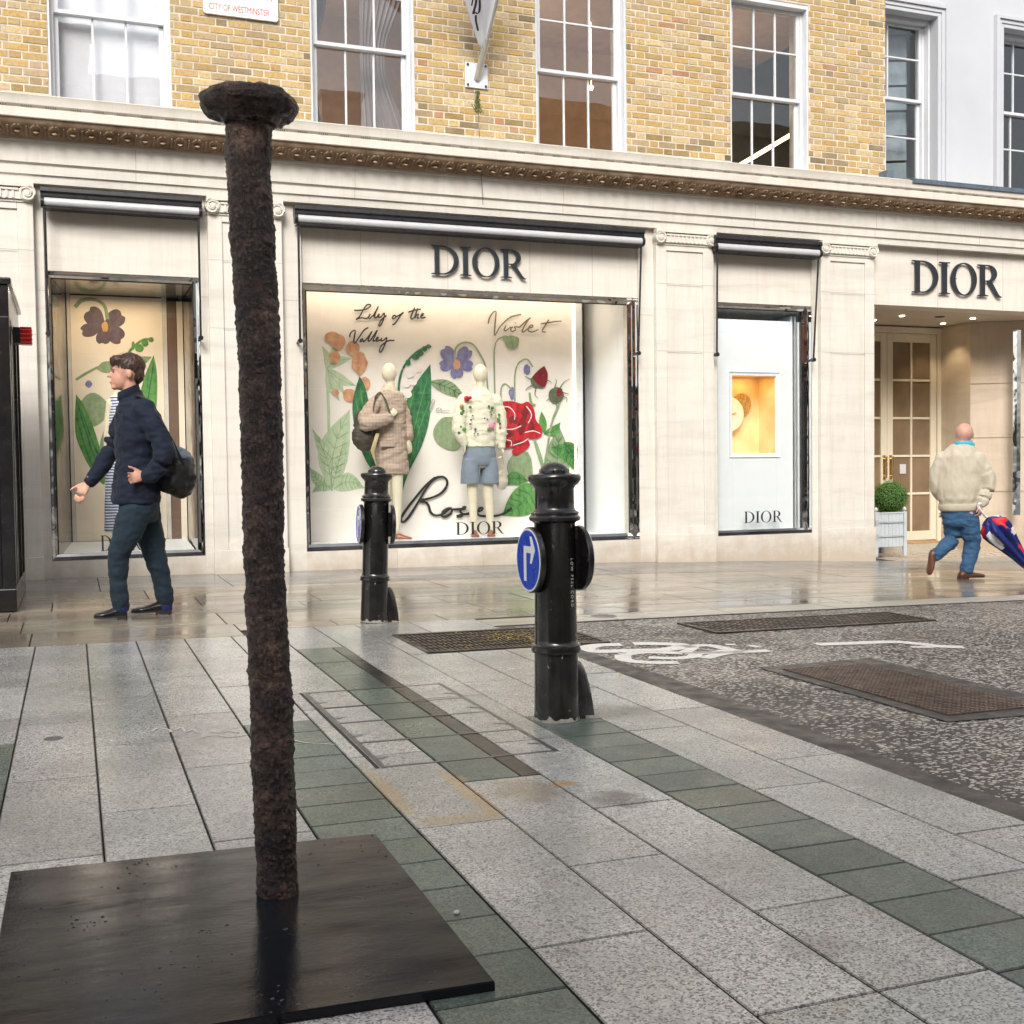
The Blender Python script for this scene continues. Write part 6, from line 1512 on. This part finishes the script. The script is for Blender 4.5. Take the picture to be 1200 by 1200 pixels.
UB = cloth('blue_umbrella', (.010, .022, .16), rough=.5); UR = cloth('red_umbrella', (.62, .03, .035), rough=.5); UW = cloth('white_umbrella', (.70, .70, .74), rough=.5)
b = MB(); rs = []; PR = [(.14, .018), (.17, .075), (.22, .115), (.30, .125), (.42, .105), (.55, .085), (.70, .062), (.85, .04), (.97, .02), (1.0, .008)]
PP = []
for (t0, r0), (t1, r1) in zip(PR[:-1], PR[1:]):
    for k in range(4): PP.append((t0 + (t1 - t0) * k / 4, r0 + (r1 - r0) * k / 4))
PP.append(PR[-1])
for t, r in PP:
    ring = []
    for j in range(64):
        a_ = 2 * math.pi * j / 64; k = 1 + .24 * math.cos(a_ * 8 + 2 * t) * (1 - .4 * t) + .12 * noise.noise(Vector((math.cos(a_) * 2, math.sin(a_) * 2, t * 6)))
        edge = .10 * max(0, .3 - t) * math.cos(8 * a_); ring.append(a0_ + dv * (t + edge) * Lu + (s1 * math.cos(a_) + s2 * math.sin(a_)) * r * k)
    rs.append(ring)
b.rings(rs)
for i, f_ in enumerate(b.f):
    if len(f_) == 4:
        row, j = divmod(i, 64); v_ = noise.noise(Vector((j * .12, row * .10, 2.0))); seg = (j // 8) % 4
        b.mi[i] = 1 if (seg == 1 and v_ > .05) or v_ > .42 else 2 if v_ < -.42 else 0
b.build('canopy', [UB, UR, UW], um, smooth=True, ang=60)
b = MB(); b.tube([a0_ + dv * .03, a0_ + dv * (Lu * 1.06)], .006, 8); b.build('shaft', BLACKM, um, smooth=True)
b = MB(); hk = [a0_ + dv * .10, a0_, a0_ - dv * .04 + s1 * .005, a0_ - dv * .055 + s1 * .03, a0_ - dv * .035 + s1 * .055, a0_ - dv * .0 + s1 * .055]; b.tube(smooth_path(hk, 4), .013, 10); b.build('handle', UW, um, smooth=True)
# ---------------------------------------------------------------- mannequins
MQ = pm('ivory_mannequin', (.70, .64, .48), .35, var=.03); TWEED = None
def mk_check(name, col, dark):
    s = NT(name); sx = s.n('ShaderNodeSeparateXYZ'); s.l(s.co(), sx.inputs[0])
    wv = [s.n('ShaderNodeTexWave') for _ in range(2)]
    for w_, d in zip(wv, ('X', 'Z')): w_.bands_direction = d; w_.inputs['Scale'].default_value = 9; w_.inputs['Distortion'].default_value = 1; s.l(s.co(), w_.inputs[0])
    f = s.math('MULTIPLY', s.math('ADD', wv[0].outputs['Fac'], wv[1].outputs['Fac']), .5); c = s.mix(s.mr(f, .3, .9, 0, .6), col, dark); c = s.mix(s.mr(s.noise(120, 3), .4, .7, 0, .3), c, (.30, .22, .17)); s.set(c, .85); s.bump(s.noise(200, 3), .3, .004); return s.m
TWEED = mk_check('beige_check_wool', (.47, .37, .29), (.33, .24, .19))
CRKNIT = cloth('cream_embroidered_knit', (.72, .69, .54), .05, b_=.3); DENIM = cloth('grey_blue_denim', (.20, .24, .29), .12); OLIVE = cloth('dark_olive_bag', (.055, .05, .035), .3, rough=.5); TANC = cloth('tan_tassel', (.50, .40, .22), .2)
MSHOE = pm('tan_shoe_leather', (.24, .075, .035), .35, var=.2)
Yq = 12.02
def Q(px, py, dy=0): return at(px, py, Yq + dy)
zfl = -.775
def mq(label_, hx, legs, base):
    r = thing('mannequin', label_, 'mannequin', (Q(*base).x, Yq, zfl), None); return r
# left mannequin (faces right)
q1 = mq('egg headed mannequin in a beige check overshirt carrying a dark bag', 0, 0, (460, 625))
b = MB(); b.ell(Q(456, 437), (.083, .080, .108), 22, 14); limb(b, [Q(457, 443), Q(458, 456)], [.045, .05])
b.rings([er(Q(457, 458), .10, .08), er(Q(457, 470), .16, .10), er(Q(458, 495), .14, .10), er(Q(459, 520), .13, .10), er(Q(459, 535), .15, .11), er(Q(459, 548), .14, .10)])
limb(b, [Q(453, 548, .04), Q(452, 590, .05), Q(455, 621, .07)], [.075, .048, .032]); limb(b, [Q(465, 548, -.05), Q(466, 590, -.06), Q(465, 621, -.08)], [.075, .048, .032])
limb(b, [Q(442, 470, -.05), Q(427, 496, -.10), Q(456, 489, -.18)], [.04, .035, .022]); limb(b, [Q(470, 472, .05), Q(476, 500, .03), Q(479, 516, -.02)], [.04, .033, .022])
hand(b, Q(456, 489, -.18), Q(463, 482, -.18) - Q(456, 489, -.18), (0, 0, 1), .6, .9, -1); hand(b, Q(479, 517, -.02), Vector((.1, 0, -1)), (1, .2, 0), .3, .9, 1)
fuse('body', b, .010, MQ, q1, 2)
b = MB(); b.rings([er(Q(457, 456), .075, .07), er(Q(457, 461), .13, .11), er(Q(456, 468), .185, .135), er(Q(456, 490), .180, .145), er(Q(458, 520), .175, .145), er(Q(460, 552), .185, .15), er(Q(460, 556), .18, .145)])
limb(b, [Q(442, 470, -.05), Q(432, 484, -.09), Q(428, 496, -.13), Q(442, 494, -.20), Q(455, 490, -.21)], [.075, .085, .085, .075, .058]); limb(b, [Q(469, 471, .04), Q(475, 490, .03), Q(479, 512, -.01)], [.07, .065, .055])
fuse('overshirt', b, .010, TWEED, q1, 3, folds(.014, 8, 6))
b = MB(); b.rings([er(Q(457, 452), .062, .060, tilt=(-.3, 0)), er(Q(457, 457), .08, .078, tilt=(-.3, 0)), er(Q(458, 464), .115, .12, tilt=(-.5, .3)), er(Q(458, 462), .10, .10, tilt=(-.5, .3))]); b.build('collar', cloth('pale_collar', (.62, .52, .38)), q1, smooth=True, ang=60)
b = MB(); b.rings([er(Q(464, 500, .02), .11, .12), er(Q(464, 530, .02), .112, .12), er(Q(465, 545, .02), .105, .12), er(Q(465, 548, .02), .10, .11)]); b.build('shorts', DENIM, q1, smooth=True)
b = MB(); b.box(*sorted((Q(441, 520).x, Q(458, 520).x)), Yq - .158, Yq - .150, Q(450, 524).z, Q(450, 518).z); b.build('pocket_flap', TWEED, q1, bevel=.004)
for px_, dy in ((455, .07), (466, -.08)):
    h_, t_ = Q(px_ - 3, 622, dy), Q(px_ + 17, 624, dy - .05); h_.z = t_.z = zfl + .03; b = MB(); shoe(b, h_, t_, .045, .075); b.build('shoe', MSHOE, q1, smooth=True, ang=70)
bg1 = thing('shoulder_bag', 'dark olive bag with pale tassels under the arm of the left mannequin', 'bag', Q(428, 515, -.1))
b = MB(); b.ell(Q(427, 512, -.06), (.14, .07, .16), 18, 12); b.ell(Q(424, 495, -.02), (.09, .06, .14), 16, 10); fuse('bag_body', b, .010, OLIVE, bg1, 3, folds(.012, 8, 1))
b = MB(); b.tube(smooth_path([Q(437, 507, -.15), Q(437, 485, -.16), Q(440, 466, -.14), Q(446, 460, -.05), Q(452, 470, -.15), Q(457, 485, -.24)], 4), .014, 8, flat=.4); b.build('strap', OLIVE, bg1, smooth=True)
b = MB()
for k in range(7): b.tube([Q(444 - k * .5, 508, -.16), Q(440 - k * .9, 522 + k, -.18), Q(437 + k * .8, 535 + 2 * k, -.17)], [.007, .006, .005], 6)
b.build('tassel', TANC, bg1, smooth=True)
# right mannequin (faces the street)
q2 = mq('egg headed mannequin in a cream flower embroidered top and grey blue shorts', 0, 0, (565, 622))
b = MB(); b.ell(Q(563, 438), (.082, .085, .108), 22, 14); limb(b, [Q(563, 445), Q(563, 458)], [.046, .05])
b.rings([er(Q(562, 460), .11, .08), er(Q(562, 472), .18, .10), er(Q(562, 495), .15, .10), er(Q(562, 520), .14, .10), er(Q(562, 540), .16, .11), er(Q(562, 548), .15, .10)])
limb(b, [Q(553, 548), Q(554, 590), Q(556, 621)], [.08, .050, .034]); limb(b, [Q(571, 548), Q(573, 590), Q(575, 621)], [.08, .050, .034])
limb(b, [Q(542, 470), Q(538, 495, -.02), Q(544, 519, -.06)], [.04, .034, .024]); limb(b, [Q(582, 470), Q(586, 495), Q(588, 524, -.04)], [.04, .034, .024])
hand(b, Q(544, 519, -.06), Vector((.1, 0, -1)), (.2, 1, 0), .35, .9, -1); hand(b, Q(588, 525, -.04), Vector((0, 0, -1)), (0, 1, 0), .6, .9, 1)
fuse('body', b, .010, MQ, q2, 2)
b = MB(); b.rings([er(Q(563, 454), .075, .07), er(Q(562, 461), .12, .11), er(Q(562, 468), .205, .13), er(Q(562, 490), .195, .145), er(Q(562, 512), .19, .145), er(Q(562, 519), .18, .14), er(Q(562, 524), .182, .142)])
limb(b, [Q(544, 470), Q(539, 490, -.02), Q(538, 505, -.04), Q(544, 519, -.06)], [.085, .085, .078, .048]); limb(b, [Q(580, 470), Q(585, 490), Q(586, 508, -.02), Q(588, 523, -.04)], [.085, .085, .076, .046])
fuse('top', b, .010, CRKNIT, q2, 3, folds(.010, 8, 9))
b = MB(); b.rings([er(Q(562, 520), .17, .125), er(Q(562, 532), .19, .135), er(Q(562, 542), .19, .135), er(Q(562, 546), .17, .12)]); b.rings([er(Q(552, 538), .095, .115), er(Q(551, 552), .103, .12), er(Q(551, 567), .108, .122)]); b.rings([er(Q(572, 538), .095, .115), er(Q(573.5, 552), .103, .12), er(Q(574, 567), .108, .122)]); fuse('shorts', b, .010, DENIM, q2, 1, folds(.004, 6, 4))
EMB = {'r': RED_P, 'g': G_MD, 'd': G_DK, 'y': GOLD, 'p': pm('pink_thread', (.75, .25, .38), .7), 'k': pm('slate_thread', (.12, .14, .18), .7)}
for mk_, lst in (('r', [(547, 467, 3.2), (551, 466, 2)]), ('y', [(541, 476, 2.4)]), ('p', [(576, 499, 3.4), (578, 496, 2), (586, 500, 1.5)]), ('g', [(551, 477, 1.8), (541, 484, 2.2), (544, 503, 2.4), (573, 503, 2), (584, 491, 2), (575, 482, 1.2), (540, 500, 1.6)]),
                 ('d', [(543, 481, 1.5), (538, 507, 1.6), (577, 478, 1.8), (573, 476, 1.4), (576, 486, 1.0), (585, 486, 1.5), (586, 496, 1.4)]), ('k', [(552, 492, 1.3), (554, 487, 1), (557, 503, 1.5), (551, 497, 1.2), (568, 490, .8), (571, 491, .8), (556, 508, .9), (560, 508, .9)])):
    b = MB()
    for (px_, py_, r_) in lst:
        dy = -.150 if 549 < px_ < 578 else -.108 if px_ < 549 else -.105
        p = Q(px_, py_, dy); b.ell(p, (r_ / 107 * 1.15, .014, r_ / 107 * 1.05), 8, 6)
    b.build('embroidery', EMB[mk_], q2, smooth=True)
for px_ in (556, 575):
    h_, t_ = Q(px_, 622, .02), Q(px_ + 1, 626, -.24); h_.z = t_.z = zfl + .03; b = MB(); shoe(b, h_, t_, .047, .075); b.build('shoe', MSHOE, q2, smooth=True, ang=70)
bg2 = thing('small_bag', 'small cream bag hanging from the hand of the embroidered mannequin', 'bag', Q(589, 562, -.05))
b = MB(); b.ell(Q(588, 563, -.05), (.075, .035, .11), 14, 10); fuse('bag_body', b, .010, cloth('greige_bag', (.45, .41, .33)), bg2, 2, folds(.008, 9)); b = MB(); b.tube([Q(588, 528, -.05), Q(590, 545, -.05), Q(588, 556, -.05)], .008, 6); b.build('strap', TANC, bg2)
# striped mannequin behind the walking man
Y3 = 12.1
def Q3(px, py, dy=0): return at(px, py, Y3 + dy)
def mk_stripe():
    s = NT('blue_white_stripe'); w_ = s.n('ShaderNodeTexWave'); w_.bands_direction = 'Z'; w_.inputs['Scale'].default_value = 11; w_.inputs['Distortion'].default_value = 1.2; s.l(s.co(), w_.inputs[0]); s.set(s.ramp(w_.outputs['Fac'], [(.45, (.70, .72, .78)), (.55, (.09, .11, .24))]), .8); return s.m
q3 = thing('mannequin', 'mannequin in a blue and white striped dress mostly hidden behind the walking man', 'mannequin', (Q3(142, 630).x, Y3, zf0 + .02))
b = MB(); b.ell(Q3(146, 440), (.08, .08, .105), 20, 12); limb(b, [Q3(146, 446), Q3(146, 458)], [.045, .05]); b.rings([er(Q3(145, 460), .1, .08), er(Q3(144, 474), .15, .1), er(Q3(143, 510), .13, .09), er(Q3(142, 545), .15, .1)])
for dx in (-6, 7): limb(b, [Q3(146 + dx, 548), Q3(146 + dx, 600), Q3(146 + dx, 634)], [.07, .045, .032])
for dx in (-1, 1): limb(b, [Q3(144 + dx * 15, 472), Q3(144 + dx * 19, 505), Q3(143 + dx * 18, 540)], [.04, .033, .024]); hand(b, Q3(143 + dx * 18, 540), (0, 0, -1), (0, 1, 0), .4, .9)
fuse('body', b, .011, MQ, q3, 2)
b = MB(); b.rings([er(Q3(145, 464), .13, .1), er(Q3(146, 474), .15, .11), er(Q3(145, 510), .14, .11), er(Q3(146, 550), .18, .13), er(Q3(146, 590), .19, .14), er(Q3(146, 620), .19, .14), er(Q3(146, 623), .18, .13)]); fuse('striped_dress', b, .011, mk_stripe(), q3, 2, folds(.012, 7, 2, (1.6, 1.6, .4)))
